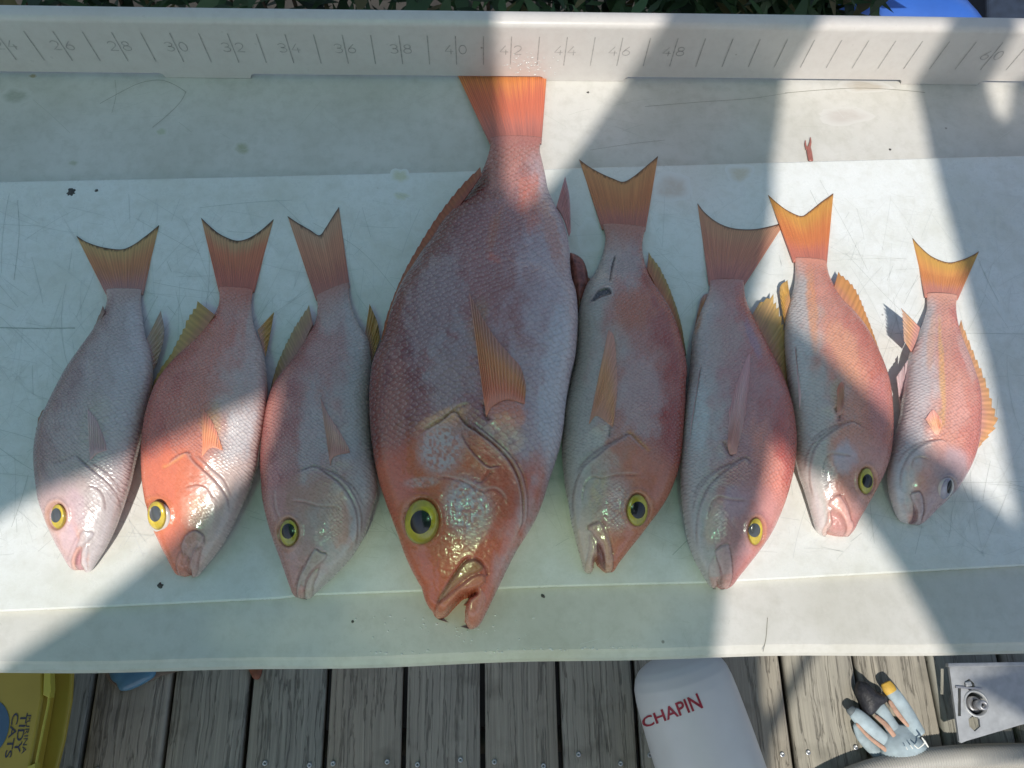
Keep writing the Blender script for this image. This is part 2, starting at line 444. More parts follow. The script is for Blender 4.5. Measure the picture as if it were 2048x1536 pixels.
def marks(name, parent, lines, zz, col):
    V = []; Fc = []; C = []
    for pts, w_ in lines:
        q_ = resample(pts, 24); P = unp(q_[:, 0], q_[:, 1], zz); A, B = ribbon(P[:, :2], w_/1000); b0 = len(V)
        for k_, p_ in enumerate((*A, *B)): V.append((p_[0], p_[1], TZ+zz)); C.append(np.array(col)*(1+.25*math.sin(k_*1.7)))
        for i in range(23): Fc.append((b0+i, b0+i+1, b0+24+i+1, b0+24+i))
    o = mk(name, V, Fc, M_paint, parent, colors=np.array(C), smooth=False); o['kind'] = 'stuff'; return o
marks('cut_marks', tab, [([(1570, 186), (1640, 180), (1720, 176), (1800, 180), (1850, 185)], .55), ([(1290, 213), (1400, 204), (1500, 197), (1575, 186)], .3), ([(200, 207), (240, 185), (280, 166), (320, 160), (350, 170), (372, 184)], .35), ([(372, 184), (360, 205), (335, 230), (305, 255)], .3), ([(1180, 300), (1260, 288), (1330, 280)], .25), ([(230, 160), (232, 190), (224, 225)], .2), ([(1535, 1235), (1532, 1275), (1526, 1303)], .5)], .00013, (.20, .19, .15))
marks('long_cuts', brd, [([(0, 655), (70, 657), (150, 656)], 1.1), ([(35, 400), (38, 470), (28, 560)], .3), ([(1690, 505), (1780, 600), (1850, 665), (1900, 720)], .25), ([(1790, 667), (1900, 666), (2048, 668)], .35), ([(1620, 380), (1640, 420), (1660, 455)], .35), ([(1640, 360), (1700, 470), (1735, 540)], .25), ([(625, 445), (720, 500), (800, 590)], .3), ([(1345, 1110), (1370, 1085), (1395, 1060)], .4), ([(400, 415), (500, 405), (585, 400)], .3)], BZ+.00015, (.42, .45, .42))
def stains(name, parent, lst, zz, rimcol):
    V = []; Fc = []; C = []
    for (x_, y_, r_, asp_, col_, sd_) in lst:
        b0 = len(V); R_, S_ = 8, 26; rg = random.Random(sd_); ph = [rg.uniform(.65, 1.2) for _ in range(S_)]; ph = [(ph[j-1]+ph[j]+ph[(j+1) % S_])/3 for j in range(S_)]
        for q in range(R_+1):
            for j in range(S_):
                a_ = j/S_*6.2832; f_ = q/R_*r_*ph[j]; P = unp(np.array(x_+f_*math.cos(a_)), np.array(y_+f_*math.sin(a_)*asp_), zz); V.append(P)
                m_ = (1-sstep(.25, 1., q/R_))*(.6+.8*vnoise(np.array([f_*.2+j]), np.array([q*1.3]), sd_)[0]) ; m_ = min(1, m_)
                C.append(np.array(col_)*m_+np.array(rimcol)*(1-m_))
        for q in range(R_):
            for j in range(S_): Fc.append((b0+q*S_+j, b0+(q+1)*S_+j, b0+(q+1)*S_+(j+1) % S_, b0+q*S_+(j+1) % S_)[::-1])
    o = mk(name, V, np.array(Fc), M_paint, parent, colors=np.array(C)); o['kind'] = 'stuff'; return o
stains('slime_stains', brd, [(800, 352, 24, .7, (.62, .62, .47), 1), (803, 392, 20, .6, (.64, .64, .50), 2), (1345, 376, 48, .7, (.62, .56, .50), 3), (1480, 348, 34, .6, (.62, .58, .48), 4), (1178, 470, 28, 1.3, (.64, .64, .60), 5), (640, 1150, 22, .6, (.66, .65, .56), 6)], BZ+.00005, (.735, .745, .725))
stains('table_stains', tab, [(485, 298, 22, .8, (.42, .42, .30), 7), (30, 192, 40, .5, (.42, .42, .36), 8), (66, 152, 12, .5, (.40, .32, .18), 9), (146, 326, 12, .6, (.46, .46, .36), 10), (1730, 172, 60, .25, (.50, .45, .38), 11), (1690, 232, 60, .35, (.54, .50, .46), 12), (322, 264, 14, .7, (.48, .50, .38), 13)], .00005, (.62, .60, .56))
# blots, crumbs and debris lying on the board and the table
def blot(name, px, py, r_px, zz, col, label, cat, irregular=.3, seed=0, asp=1., group=None, h=.0008):
    r = random.Random(seed); m = 18; c = unp(px, py, zz); s = np.linalg.norm(unp(px+1., py, zz)-c)
    V = [c+(0, 0, h)]; 
    ring = []
    for q in range(m):
        a = q/m*2*math.pi; rad = r_px*s*(1+irregular*(r.random()-.5)*2)
        ring.append((math.cos(a)*rad, math.sin(a)*rad*asp))
    for f_, hh in ((.55, h*.9), (1., .00005)):
        for (x, y) in ring: V.append(c+(x*f_, y*f_, hh))
    Fc = [(0, 1+q, 1+(q+1) % m) for q in range(m)]+[(1+q, 1+m+q, 1+m+(q+1) % m, 1+(q+1) % m) for q in range(m)]
    o = mk(name, V, Fc, col)
    tag(o, label, cat, group); return o
M_dark = simple('dark_grime', (.06, .055, .05), .5, noise=.4, nscale=500)
M_scrap = simple('fish_scrap', (.26, .08, .06), .3, noise=.5, nscale=400)
blot('dark_speck', 142, 384, 8, BZ, M_dark, 'dark oval speck of dirt near the top left corner of the board', 'speck', seed=1, asp=1.2)
blot('dark_speck', 320, 1171, 5.5, BZ, M_dark, 'small round dark speck on the board below the popped-eye fish', 'speck', seed=2)
blot('dark_speck', 193, 381, 3.5, BZ, M_dark, 'tiny dark speck just right of the oval dirt speck at top left', 'speck', seed=3)
blot('dark_speck', 1086, 1192, 4, 0., M_dark, 'small dark speck on the table strip right of the big fish mouth', 'speck', seed=4)
blot('dark_speck', 1176, 185, 2.5, 0., M_dark, 'tiny dark speck on the sunlit table just below the ruler wall', 'speck', seed=5)
blot('dark_speck', 1780, 299, 2.5, 0., M_dark, 'tiny dark speck on the sunlit table at the right above the board', 'speck', seed=6)
blot('dark_speck', 705, 1243, 3, 0., M_dark, 'tiny dark speck on the front strip left of the big fish mouth', 'speck', seed=7)

# ------------------------------------------------------------------ fish building blocks
def draped(kd, Pw, Nn, x, y, off):
    out = []
    for a, b in zip(np.ravel(x), np.ravel(y)):
        hits = kd.find_n((a, b, 0), 4)
        wsum = 0; z = 0
        for (_, i, d) in hits:
            w = 1/(d+.3); z += Pw[i][2]*w; wsum += w
        out.append(unp(a, b, z/wsum - TZ + off))
    return np.array(out)
def two_sided(Pg, thick, name, mat, parent, colors, uv=None):
    """grid (nu,nv,3) -> closed thin sheet"""
    nu, nv = Pg.shape[:2]
    top = Pg.reshape(-1, 3); 
    th = np.broadcast_to(np.asarray(thick), (nu, nv)).reshape(-1)
    bot = top.copy(); bot[:, 2] -= th
    V = np.vstack([top, bot]); idx = np.arange(nu*nv).reshape(nu, nv); o_ = nu*nv
    q = np.stack([idx[:-1, :-1], idx[1:, :-1], idx[1:, 1:], idx[:-1, 1:]], -1).reshape(-1, 4)
    per = np.r_[idx[:, 0], idx[-1, 1:], idx[-2::-1, -1], idx[0, -2:0:-1]]
    nx = np.roll(per, -1)
    side = np.stack([per, nx, nx+o_, per+o_], -1)
    Fc = np.vstack([q, q[:, ::-1]+o_, side[:, ::-1]])
    return mk(name, V, Fc, mat, parent, colors=np.vstack([colors.reshape(-1, 3)]*2))
def sweep(name, pts, radii, mat, parent, color, flat=.7, n=14, m=28, color2=None, noisec=.12, seed=1):
    """pts: world points (k,3); radii: metres (k)"""
    P = resample(np.c_[np.asarray(pts), np.asarray(radii)], m)
    r = P[:, 3].copy(); P = P[:, :3]
    t = np.linspace(0, 1, m)
    cap = np.sqrt(np.clip(1-(1-np.clip(np.minimum(t, 1-t)/.07, 0, 1))**2, .004, 1)); r = r*cap
    d = np.gradient(P, axis=0); d /= np.linalg.norm(d, axis=1)[:, None]+1e-12
    up = np.array([0, 0, 1.]); s = np.cross(d, up); s /= np.linalg.norm(s, axis=1)[:, None]+1e-12
    u = np.cross(s, d)
    a = np.linspace(0, 2*math.pi, n, endpoint=False)
    V = P[:, None]+r[:, None, None]*(np.cos(a)[None, :, None]*s[:, None]+flat*np.sin(a)[None, :, None]*u[:, None])
    V = V.reshape(-1, 3); idx = np.arange(m*n).reshape(m, n)
    nx = np.roll(idx, -1, axis=1)
    Fc = np.stack([idx[:-1], idx[1:], nx[1:], nx[:-1]], -1).reshape(-1, 4)[:, ::-1]
    c = np.asarray(color)[None]*np.ones((m*n, 1)); tt = np.repeat(t, n)[:, None]
    if color2 is not None: c = c*(1-tt)+np.asarray(color2)[None]*tt
    nz = fbm(V[:, 0]*260, V[:, 1]*260, seed)[:, None]; c = c*(1+noisec*2*(nz-.5)*2)
    return mk(name, V, Fc, mat, parent, colors=c)

def build_fish(D):
    sc, ox, oy = D['zoom']
    def Q(p): p = np.asarray(p, float); return p/sc + np.array([ox, oy])
    L = cat_rom([Q(p) for p in D['L']], 14); Rr = cat_rom([Q(p) for p in D['R']], 14)
    a0 = (L[0]+Rr[0])/2; a1 = (L[-1]+Rr[-1])/2; ax = (a1-a0)/np.linalg.norm(a1-a0)
    def par(P):
        t = (P-a0)@ax; t = np.maximum.accumulate(t); return t
    tl, tr = par(L), par(Rr); tl += np.arange(len(tl))*1e-5; tr += np.arange(len(tr))*1e-5
    length = np.linalg.norm(a1-a0)
    n = int(length/D.get('step', 1.9)); half = D.get('half', 96); low = 26
    q = np.linspace(0, 1, n); q = np.where(q > .9, .9+.1*np.sin((q-.9)/.1*math.pi/2), q)   # denser at the snout
    tt = q*length
    tL = tl[0]+(tl[-1]-tl[0])*q; tR = tr[0]+(tr[-1]-tr[0])*q
    Lx = np.interp(tL, tl, L[:, 0]); Ly = np.interp(tL, tl, L[:, 1]); Rx = np.interp(tR, tr, Rr[:, 0]); Ry = np.interp(tR, tr, Rr[:, 1])
    w0 = np.linalg.norm(unp(Rx, Ry, .03)-unp(Lx, Ly, .03), axis=1)
    K = D.get('fat', .46)
    # thickness follows the girth; slimmer toward the tail, closed at both ends
    T = K*w0/2*(.72+.28*sstep(.0, .45, q))
    T = T*(.25+.75*sstep(-.02, .12, q)) + .0018
    Tm = T.max(); ker = np.ones(9)/9; T = np.convolve(np.pad(T, 4, 'edge'), ker, 'valid')
    tip = np.sqrt(np.clip(1-(1-np.clip((1-q)/.035, 0, 1))**2, .003, 1)); T = T*(.35+.65*tip)*np.maximum(tip, .05)**.2
    base = BZ if D.get('onboard', True) else 0.
    zc = base + T*.97 + .0002
    PL = unp(Lx, Ly, zc); PR = unp(Rx, Ry, zc)
    aT = np.linspace(0, math.pi, half); aB = np.linspace(math.pi, 2*math.pi, low+2)[1:-1]
    s_top = -np.cos(aT); h_top = np.sin(aT)**.86
    s_bot = -np.cos(aB); h_bot = -np.abs(np.sin(aB))**.8
    s = np.r_[s_top, s_bot]; h = np.r_[h_top, h_bot]; M = len(s)
    V = PL[:, None]*(1-s[None, :, None])/2+PR[:, None]*(1+s[None, :, None])/2
    V[..., 2] += T[:, None]*h[None]
    S = np.broadcast_to(s[None], (n, M)); QQ = np.broadcast_to(q[:, None], (n, M))
    dors = -1 if D['dorsal'] == 'L' else 1
    dv = S*dors                                       # +1 back, -1 belly
    px, py = proj(V)
    topm = (np.arange(M) < half)[None]*np.ones((n, 1), bool)
    edgef = sstep(0, .35, 1-np.abs(S))*topm           # fade of relief near the rim
    pxm = np.linalg.norm(unp(a0[0]+1., a0[1], .03)-unp(a0[0], a0[1], .03))   # metres per photo pixel
    disp = np.zeros((n, M))
    uvx = (S+1)/2*w0[:, None]; uvx = uvx - (w0/2)[:, None]; uvy = np.broadcast_to((tt*pxm)[:, None], (n, M))
    seed = D['seed']
    # colour: belly -> flank -> back
    cb, cf, cd, ch = [np.array(D[k]) for k in ('belly', 'flank', 'back', 'head')]
    cb = cb*np.array((.85, .76, .71)); cf = cf*np.array((.92, .59, .53)); cd = cd*np.array((.78, .44, .40)); ch = ch*np.array((.92, .74, .68))
    if D.get('big'): cf = cf*np.array((.86, .84, .84)); cd = cd*.62; cb = cb*np.array((.97, .92, .95))
    if D['seed'] == 1: cf = cf*np.array((.95, 1.25, 1.3)); cd = cd*np.array((.9, 1.2, 1.25)); ch = ch*np.array((1, 1.15, 1.2))
    nz = fbm(px/16., py/26., seed)+.0; nz2 = fbm(px/5., py/7., seed+5); nz3 = fbm(px/45., py/60., seed+9)
    x = dv + (nz-.5)*.55 + (nz3-.5)*.5
    f1 = sstep(-.75, -.05, x)[..., None]; f2 = sstep(.05, .85, x)[..., None]
    C = cb*(1-f1)+cf*f1; C = C*(1-f2)+cd*f2
    for (x_, y_, rx_, ry_, an, col, st) in D.get('blots', []):
        bx_, by_ = Q((x_, y_)); rxp, ryp = rx_/sc, ry_/sc; an = math.radians(an)
        dx, dy = px-bx_, py-by_; u = (dx*math.cos(an)+dy*math.sin(an))/rxp; v = (-dx*math.sin(an)+dy*math.cos(an))/ryp
        m = st*sstep(1.25, .55, np.hypot(u, v)+(nz-.5)*.9+(nz2-.5)*.45)
        C = C*(1-m[..., None])+np.array(col)*m[..., None]
    # head region
    hl = D['gill']; d, sd_, fr = pl_dist(px, py, [Q(p) for p in hl])
    q_h = D.get('head_q', .70)
    hm = sstep(q_h-.03, q_h+.05, QQ+(nz-.5)*.05+.06*(1-dv**2)-.03)
    hs = (hm*D.get('head_s', .75)*sstep(D.get('head_b', -.55), D.get('head_b', -.55)+.8, dv+(nz-.5)*.5))[..., None]
    C = C*(1-hs)+ch*hs
    C = C*(1+.25*(nz2[..., None]-.5))
    amt = np.ones((n, M))*(1-hm*.85)*sstep(.0, .035, QQ)
    tbase = cf*.55+np.array(D['fins'][0]['cols'][0])*.35; e0 = (sstep(.10, .0, QQ+(nz-.5)*.06))[..., None]; C = C*(1-e0)+tbase*e0
    ck = D.get('cheek')
    if ck is not None:                                # scaled cheek patches
        for (x_, y_, rx_, ry_, an, col, st) in ck:
            bx_, by_ = Q((x_, y_)); an = math.radians(an); dx, dy = px-bx_, py-by_
            u = (dx*math.cos(an)+dy*math.sin(an))/(rx_/sc); v = (-dx*math.sin(an)+dy*math.cos(an))/(ry_/sc)
            m = sstep(1.2, .6, np.hypot(u, v)+(nz2-.5)*.5); amt = np.maximum(amt, m*.6)
            mm = (m*st)[..., None]*(.35+.65*sstep(.4, .6, nz2))[..., None]; C = C*(1-mm)+np.array(col)*mm
    # relief lines: ('flap', pts, side, height mm, reach px) / ('groove', pts, depth mm, width px)
    for ln in D.get('lines', []):
        kind, pts = ln[0], [Q(p) for p in ln[1]]
        d, sg, fr = pl_dist(px, py, pts)
        endf = sstep(0, .12, fr)*sstep(1, .88, fr)
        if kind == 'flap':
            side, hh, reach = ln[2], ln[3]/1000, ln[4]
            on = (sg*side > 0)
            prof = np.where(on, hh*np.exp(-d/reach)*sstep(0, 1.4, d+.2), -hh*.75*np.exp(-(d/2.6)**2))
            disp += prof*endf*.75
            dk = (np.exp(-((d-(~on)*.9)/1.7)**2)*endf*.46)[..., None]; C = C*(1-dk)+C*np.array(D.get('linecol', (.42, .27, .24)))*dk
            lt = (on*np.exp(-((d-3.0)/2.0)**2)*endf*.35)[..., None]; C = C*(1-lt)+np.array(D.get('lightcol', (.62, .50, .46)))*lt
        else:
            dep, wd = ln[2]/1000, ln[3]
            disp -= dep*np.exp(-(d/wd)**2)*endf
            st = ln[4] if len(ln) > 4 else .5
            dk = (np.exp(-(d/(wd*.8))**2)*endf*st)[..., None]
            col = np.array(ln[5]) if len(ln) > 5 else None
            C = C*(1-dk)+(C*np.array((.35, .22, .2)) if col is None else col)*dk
    for (pts, hh, ew, col, st, ed_) in D.get('plates', []):
        pp = cat_rom([Q(p) for p in pts]+[Q(pts[0])], 5); ins = in_poly(px, py, pp)
        d = np.full(px.shape, 99.)
        near = (px > pp[:, 0].min()-12) & (px < pp[:, 0].max()+12) & (py > pp[:, 1].min()-12) & (py < pp[:, 1].max()+12)
        d[near] = pl_dist(px[near], py[near], pp)[0]
        m = np.where(ins, sstep(0, ew, d+.3), 0); disp += hh/1000*m
        cm_ = (np.where(ins, sstep(-.5, 1.6, d), sstep(1.0, 0, d)*.5)*st)[..., None]
        C = C*(1-cm_)+np.array(col)*(.86+.3*nz2[..., None])*cm_
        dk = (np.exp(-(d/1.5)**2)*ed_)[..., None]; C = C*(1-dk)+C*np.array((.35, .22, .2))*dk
    for (x_, y_, rx_, ry_, hh) in D.get('bumps', []):
        bx_, by_ = Q((x_, y_)); m = np.exp(-(((px-bx_)/(rx_/sc))**2+((py-by_)/(ry_/sc))**2)); disp += hh/1000*m
    ex, ey, erx, ery = D['eye'][:4]; ec = Q((ex, ey)); ed = np.hypot((px-ec[0])/(erx/sc), (py-ec[1])/(ery/sc))
    disp += -.0016*np.exp(-((ed-1.)/.18)**2)+.0010*np.exp(-((ed-1.35)/.2)**2)
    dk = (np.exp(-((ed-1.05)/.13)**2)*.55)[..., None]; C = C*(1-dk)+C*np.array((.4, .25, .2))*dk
    C = C + (np.array(D.get('eyetint', (.55, .22, .05)))-C)*(np.exp(-((ed-1.2)/.3)**2)*.30)[..., None]
    # ragged wrinkles of the gill membrane and skull, and overall body unevenness
    disp += (nz2-.5)*.00035*hm + (nz3-.5)*.0012 + (nz-.5)*.0005
    V[..., 2] += disp*np.maximum(edgef, .45*hm)*topm
    if 'gap' in D:
        gp_ = np.array([Q(p) for p in D['gap']]); ins = in_poly(px, py, gp_)
        d = np.full(px.shape, 99.); near = (np.abs(px-gp_[:, 0].mean()) < 80) & (np.abs(py-gp_[:, 1].mean()) < 90)
        d[near] = pl_dist(px[near], py[near], np.vstack([gp_, gp_[:1]]))[0]
        V[..., 2] = np.where(ins, TZ-.004, V[..., 2])
        rim_ = (~ins) & topm; V[..., 2] -= np.where(rim_, (V[..., 2]-zc[:, None]-TZ)*.8*np.exp(-(d/5.)**2), 0)
    def padr(a): return np.concatenate([a[:1], a, a[-1:]], 0)
    V = padr(V); V[0] = V[0].mean(0); V[-1] = V[-1].mean(0)
    if 'gap' in D: V[-1, :, 2] = TZ-.004
    C, amt, uvx, uvy = padr(C), padr(amt), padr(uvx), padr(uvy); n += 2
    loc = V.reshape(-1, 3).mean(0); loc[2] = TZ+base
    rt = root('snapper', loc); tag(rt, D['label'], 'fish', 'snappers laid out in a row on the white board')
    idx = np.arange(n*M).reshape(n, M); nx = np.roll(idx, -1, axis=1)
    Fc = np.stack([idx[:-1], nx[:-1], nx[1:], idx[1:]], -1).reshape(-1, 4)
    Vf = V.reshape(-1, 3)
    V2 = Vf; C2 = C.reshape(-1, 3); A2 = amt.ravel(); U2 = np.stack([uvx.ravel(), uvy.ravel()], 1); me_faces = Fc
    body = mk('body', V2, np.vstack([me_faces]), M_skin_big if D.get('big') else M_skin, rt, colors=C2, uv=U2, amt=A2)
    # look-up structure of the upper surface
    V_top = V[:, :half:2][::2].reshape(-1, 3); tx, ty = proj(V_top)
    kd = kdtree.KDTree(len(V_top))
    for i in range(len(V_top)): kd.insert((tx[i], ty[i], 0), i)
    kd.balance()
    def dr(pts, off=0., zoomed=True):
        P = np.array([Q(p[:2]) for p in pts]) if zoomed else np.asarray(pts)
        return draped(kd, V_top, None, P[:, 0], P[:, 1], off)
    for fn in D.get('fins', []):
        nm = fn['name']; A = resample([Q(p) for p in fn['base']], fn.get('nu', 60)); B = resample([Q(p) for p in fn['tip']], fn.get('nu', 60), smooth=fn.get('smooth', True))
        nu = len(A); nv = fn.get('nv', 26); u = np.linspace(0, 1, nu)[:, None]; v = np.linspace(0, 1, nv)[None]
        B = B + 0.
        rays_n = fn.get('rays', 12); ph = (u*rays_n) % 1.
        jag = fn.get('jag', 0.)
        reach = 1-jag*np.abs(ph-.5)*2*.999**0 if jag else np.ones_like(u)
        if fn.get('spiny'): reach = 1-jag*ph
        vv = v*reach
        cur = fn.get('curve', 0.)
        X = A[:, None, 0]*(1-vv)+B[:, None, 0]*vv; Y = A[:, None, 1]*(1-vv)+B[:, None, 1]*vv
        if cur:
            dxy = B-A; nrm = np.stack([-dxy[:, 1], dxy[:, 0]], 1); bow = (vv*(1-vv)*4)*cur
            X = X+nrm[:, None, 0]*bow; Y = Y+nrm[:, None, 1]*bow
        cor = np.sin(u*rays_n*2*math.pi)*fn.get('corr', .00035)*sstep(0, .25, v)*np.ones_like(vv)
        fold = (fbm(u*5+seed, v*2+0*u, seed+3)-.5)*fn.get('fold', .004)*v
        if fn.get('drape'):
            Pg = draped(kd, V_top, None, X, Y, 0.).reshape(nu, nv, 3)
            lift = fn.get('lift', .0008)*.6+fn.get('liftv', 0.)*v**2
            Pg = unp(X, Y, Pg[..., 2]-TZ+lift+cor+fold*.3)
            th = .0005
        else:
            z0, z1 = fn['z']
            Z = z0*(1-vv**fn.get('zp', 1.))+z1*vv**fn.get('zp', 1.)+cor+fold
            Z = np.maximum(Z, base+.0006 if not fn.get('low') else .0006)
            Pg = unp(X, Y, Z); th = np.maximum(.0022*(1-vv), .0006)
        c0_, c1_, c2_ = [np.array(c) for c in fn['cols']]
        ray_n = fbm(u*rays_n*3, vv*1.5, seed+11); st = fn.get('mid', .55)
        vj = vv+(ray_n-.5)*.25
        g1 = sstep(.1, st, vj)[..., None]; g2 = sstep(st, .95, vj)[..., None]
        c = c0_*(1-g1)+c1_*g1; c = c*(1-g2)+c2_*g2
        if nm == 'tail_fin': e0 = sstep(.34, .0, vj)[..., None]; c = c*(1-e0)+tbase*e0
        if fn.get('drape'): e0 = {1: .5, 2: .3, 6: .3, 7: .25, 8: .25}.get(D['seed'], .12)+.45*sstep(.55, 1., vv)[..., None]; c = c*(1-e0)+cf*e0
        if nm == 'tail_fin' and D['seed'] < 7: c = c*.68+np.array((.60, .30, .22))*.32
        c = c*np.array((1., .86, .92))
        rayl = (.5+.5*np.cos(u*rays_n*2*math.pi*fn.get('rayf', 2)))[..., None]*np.ones_like(vv)[..., None]
        c = c*(.80+.28*rayl)*(.85+.3*ray_n[..., None]) if not fn.get('drape') else c*(.98+.16*rayl)*(.98+.22*ray_n[..., None])+.03
        if nm == 'tail_fin' and D['seed'] < 7: c = c*1.22
        if 'edge' in fn:
            ew = fn.get('edgew', .05)*.62*(1+2.2*(ray_n-.5)); e = sstep(1-ew*1.7, 1-ew*.5, vv)[..., None]*fn.get('edges', .9); c = c*(1-e)+np.array(fn['edge'])*e
        o = two_sided(Pg, th, nm, M_finb if fn.get('drape') else M_fin, rt, c)
        if nm == 'tail_fin' and False: pass
    # ---- lips, jaw plates, folds: swept on the surface
    for sw in D.get('sweeps', []):
        pts = sw['pts']; off = sw.get('off', -.001)
        P = dr([p[:2] for p in pts], off)
        if 'z' in sw:
            zz = resample(np.c_[np.arange(len(sw['z'])), np.array(sw['z'])], len(pts), False)[:, 1]
            PP = np.array([Q(p[:2]) for p in pts]); P = unp(PP[:, 0], PP[:, 1], zz)
        rad = np.array([p[2] for p in pts])/sc*pxm
        sweep(sw['name'], P, rad, M_flesh, rt, sw['col'], sw.get('flat', .7), color2=sw.get('col2'), seed=seed)
    # ---- eye
    eyeobj(D, Q, dr, rt, pxm, sc)
    return rt

def disc(cx, cy, rxm, rym, ang, hmax, z0, rings, segs, colf, name, mat, parent, base_drop=.002):
    """domed disc seen from the camera, centred at world cx,cy"""
    V = []; C = []
    for i in range(rings+1):
        r = i/rings
        for j in range(segs):
            a = j/segs*2*math.pi; x = r*rxm*math.cos(a); y = r*rym*math.sin(a)
            X = x*math.cos(ang)-y*math.sin(ang); Y = x*math.sin(ang)+y*math.cos(ang)
            V.append((cx+X, cy+Y, z0+hmax*math.sqrt(max(0, 1-r*r))-(base_drop if i == rings else 0)))
            C.append(colf(r, a))
    Fc = []
    for i in range(rings):
        for j in range(segs):
            a = i*segs+j; b = i*segs+(j+1) % segs; Fc.append((a, a+segs, b+segs, b))
    return mk(name, V, np.array(Fc), mat, parent, colors=np.array(C))
def eyeobj(D, Q, dr, rt, pxm, sc):
    ex, ey, erx, ery, pxx, pyy, pr = D['eye']
    style = D.get('eyestyle', 'yellow')
    rxm, rym, prx = .93*erx/sc*pxm, .93*ery/sc*pxm, .97*pr/sc*pxm
    smp = dr([(ex, ey), (ex-erx*1.3, ey), (ex+erx*1.3, ey), (ex, ey-ery*1.3), (ex, ey+ery*1.3)])
    Am = np.c_[smp[1:, :2], np.ones(4)]; g = np.linalg.lstsq(Am, smp[1:, 2], rcond=None)[0]
    plane = lambda x, y: g[0]*x+g[1]*y+g[2]
    lift = D.get('eyelift', .0002)
    iris = np.array(D.get('iris', (.52, .47, .03)))
    hm = D.get('eyeh', rxm*.34); ang = math.radians(D.get('eyerot', 0))
    def dome(name, cx, cy, rx_, ry_, h_, z_add, rings, segs, colf, mat, zf=None):
        V = []; C = []
        for i in range(rings+1):
            r = i/rings
            for j in range(segs):
                a = j/segs*2*math.pi; x = r*rx_*math.cos(a); y = r*ry_*math.sin(a)
                X = cx+x*math.cos(ang)-y*math.sin(ang); Y = cy+x*math.sin(ang)+y*math.cos(ang)
                z = (plane(X, Y)+z_add+h_*math.sqrt(max(0, 1-r*r))) if zf is None else zf(X, Y)+z_add+h_*(1-r*r)
                V.append((X, Y, z-(.003 if i == rings and zf is None else 0))); C.append(colf(r, a))
        Fc = [(i*segs+j, (i+1)*segs+j, (i+1)*segs+(j+1) % segs, i*segs+(j+1) % segs) for i in range(rings) for j in range(segs)]
        return mk(name, V, np.array(Fc), mat, rt, colors=np.array(C))
    z_extra = lift
    if D.get('globe'):
        gx, gy, gr = D['globe']; grm = gr/sc*pxm
        gc = dr([(gx, gy)])[0]; gh = grm*D.get('globeh', .55)
        dome('bulging_eyeball', gc[0], gc[1], grm, grm, gh, lift, 10, 32, lambda r, a: np.array(D.get('globecol', (.62, .54, .50)))*(.85+.2*r), M_eye)
        z_extra = lift+gh*.62
    ec = unp(*[np.array(k) for k in Q((ex, ey))], dr([(ex, ey)])[0][2]-TZ+z_extra+hm*.5)
    def colf(r, a):
        k = .5+.5*math.sin(a*2+.7); c = iris*(.75+.35*k)
        if r > .88: c = c*.5+np.array((.10, .08, .02)) if style == 'yellow' else np.array((.5, .5, .5))
        if .50 < r < .60: c = c*1.2
        if style == 'white': c = np.array((.40, .42, .42))*(.8+.4*k)
        c = c*np.array((.98, .84, 1.))+np.array((0, 0, .015))
        return c*(.88+.24*vnoise(np.array([a*9.]), np.array([r*7.]), 3)[0])
    eye = dome('eye', ec[0], ec[1], rxm, rym, hm, z_extra, 14, 44, colf, M_eye)
    def zf(X, Y):
        u, v = X-ec[0], Y-ec[1]; x = (u*math.cos(ang)+v*math.sin(ang))/rxm; y = (-u*math.sin(ang)+v*math.cos(ang))/rym
        return plane(X, Y)+z_extra+hm*math.sqrt(max(.02, 1-x*x-y*y))
    pc = unp(*[np.array(k) for k in Q((pxx, pyy))], zf(ec[0], ec[1])-TZ)
    p = dome('pupil', pc[0], pc[1], prx*D.get('pupx', 1.), prx, .0006, .0003, 7, 30, lambda r, a: np.zeros(3), M_pupil_c if D['seed'] in (1, 2, 6) else M_pupil, zf); sub(p, eye)

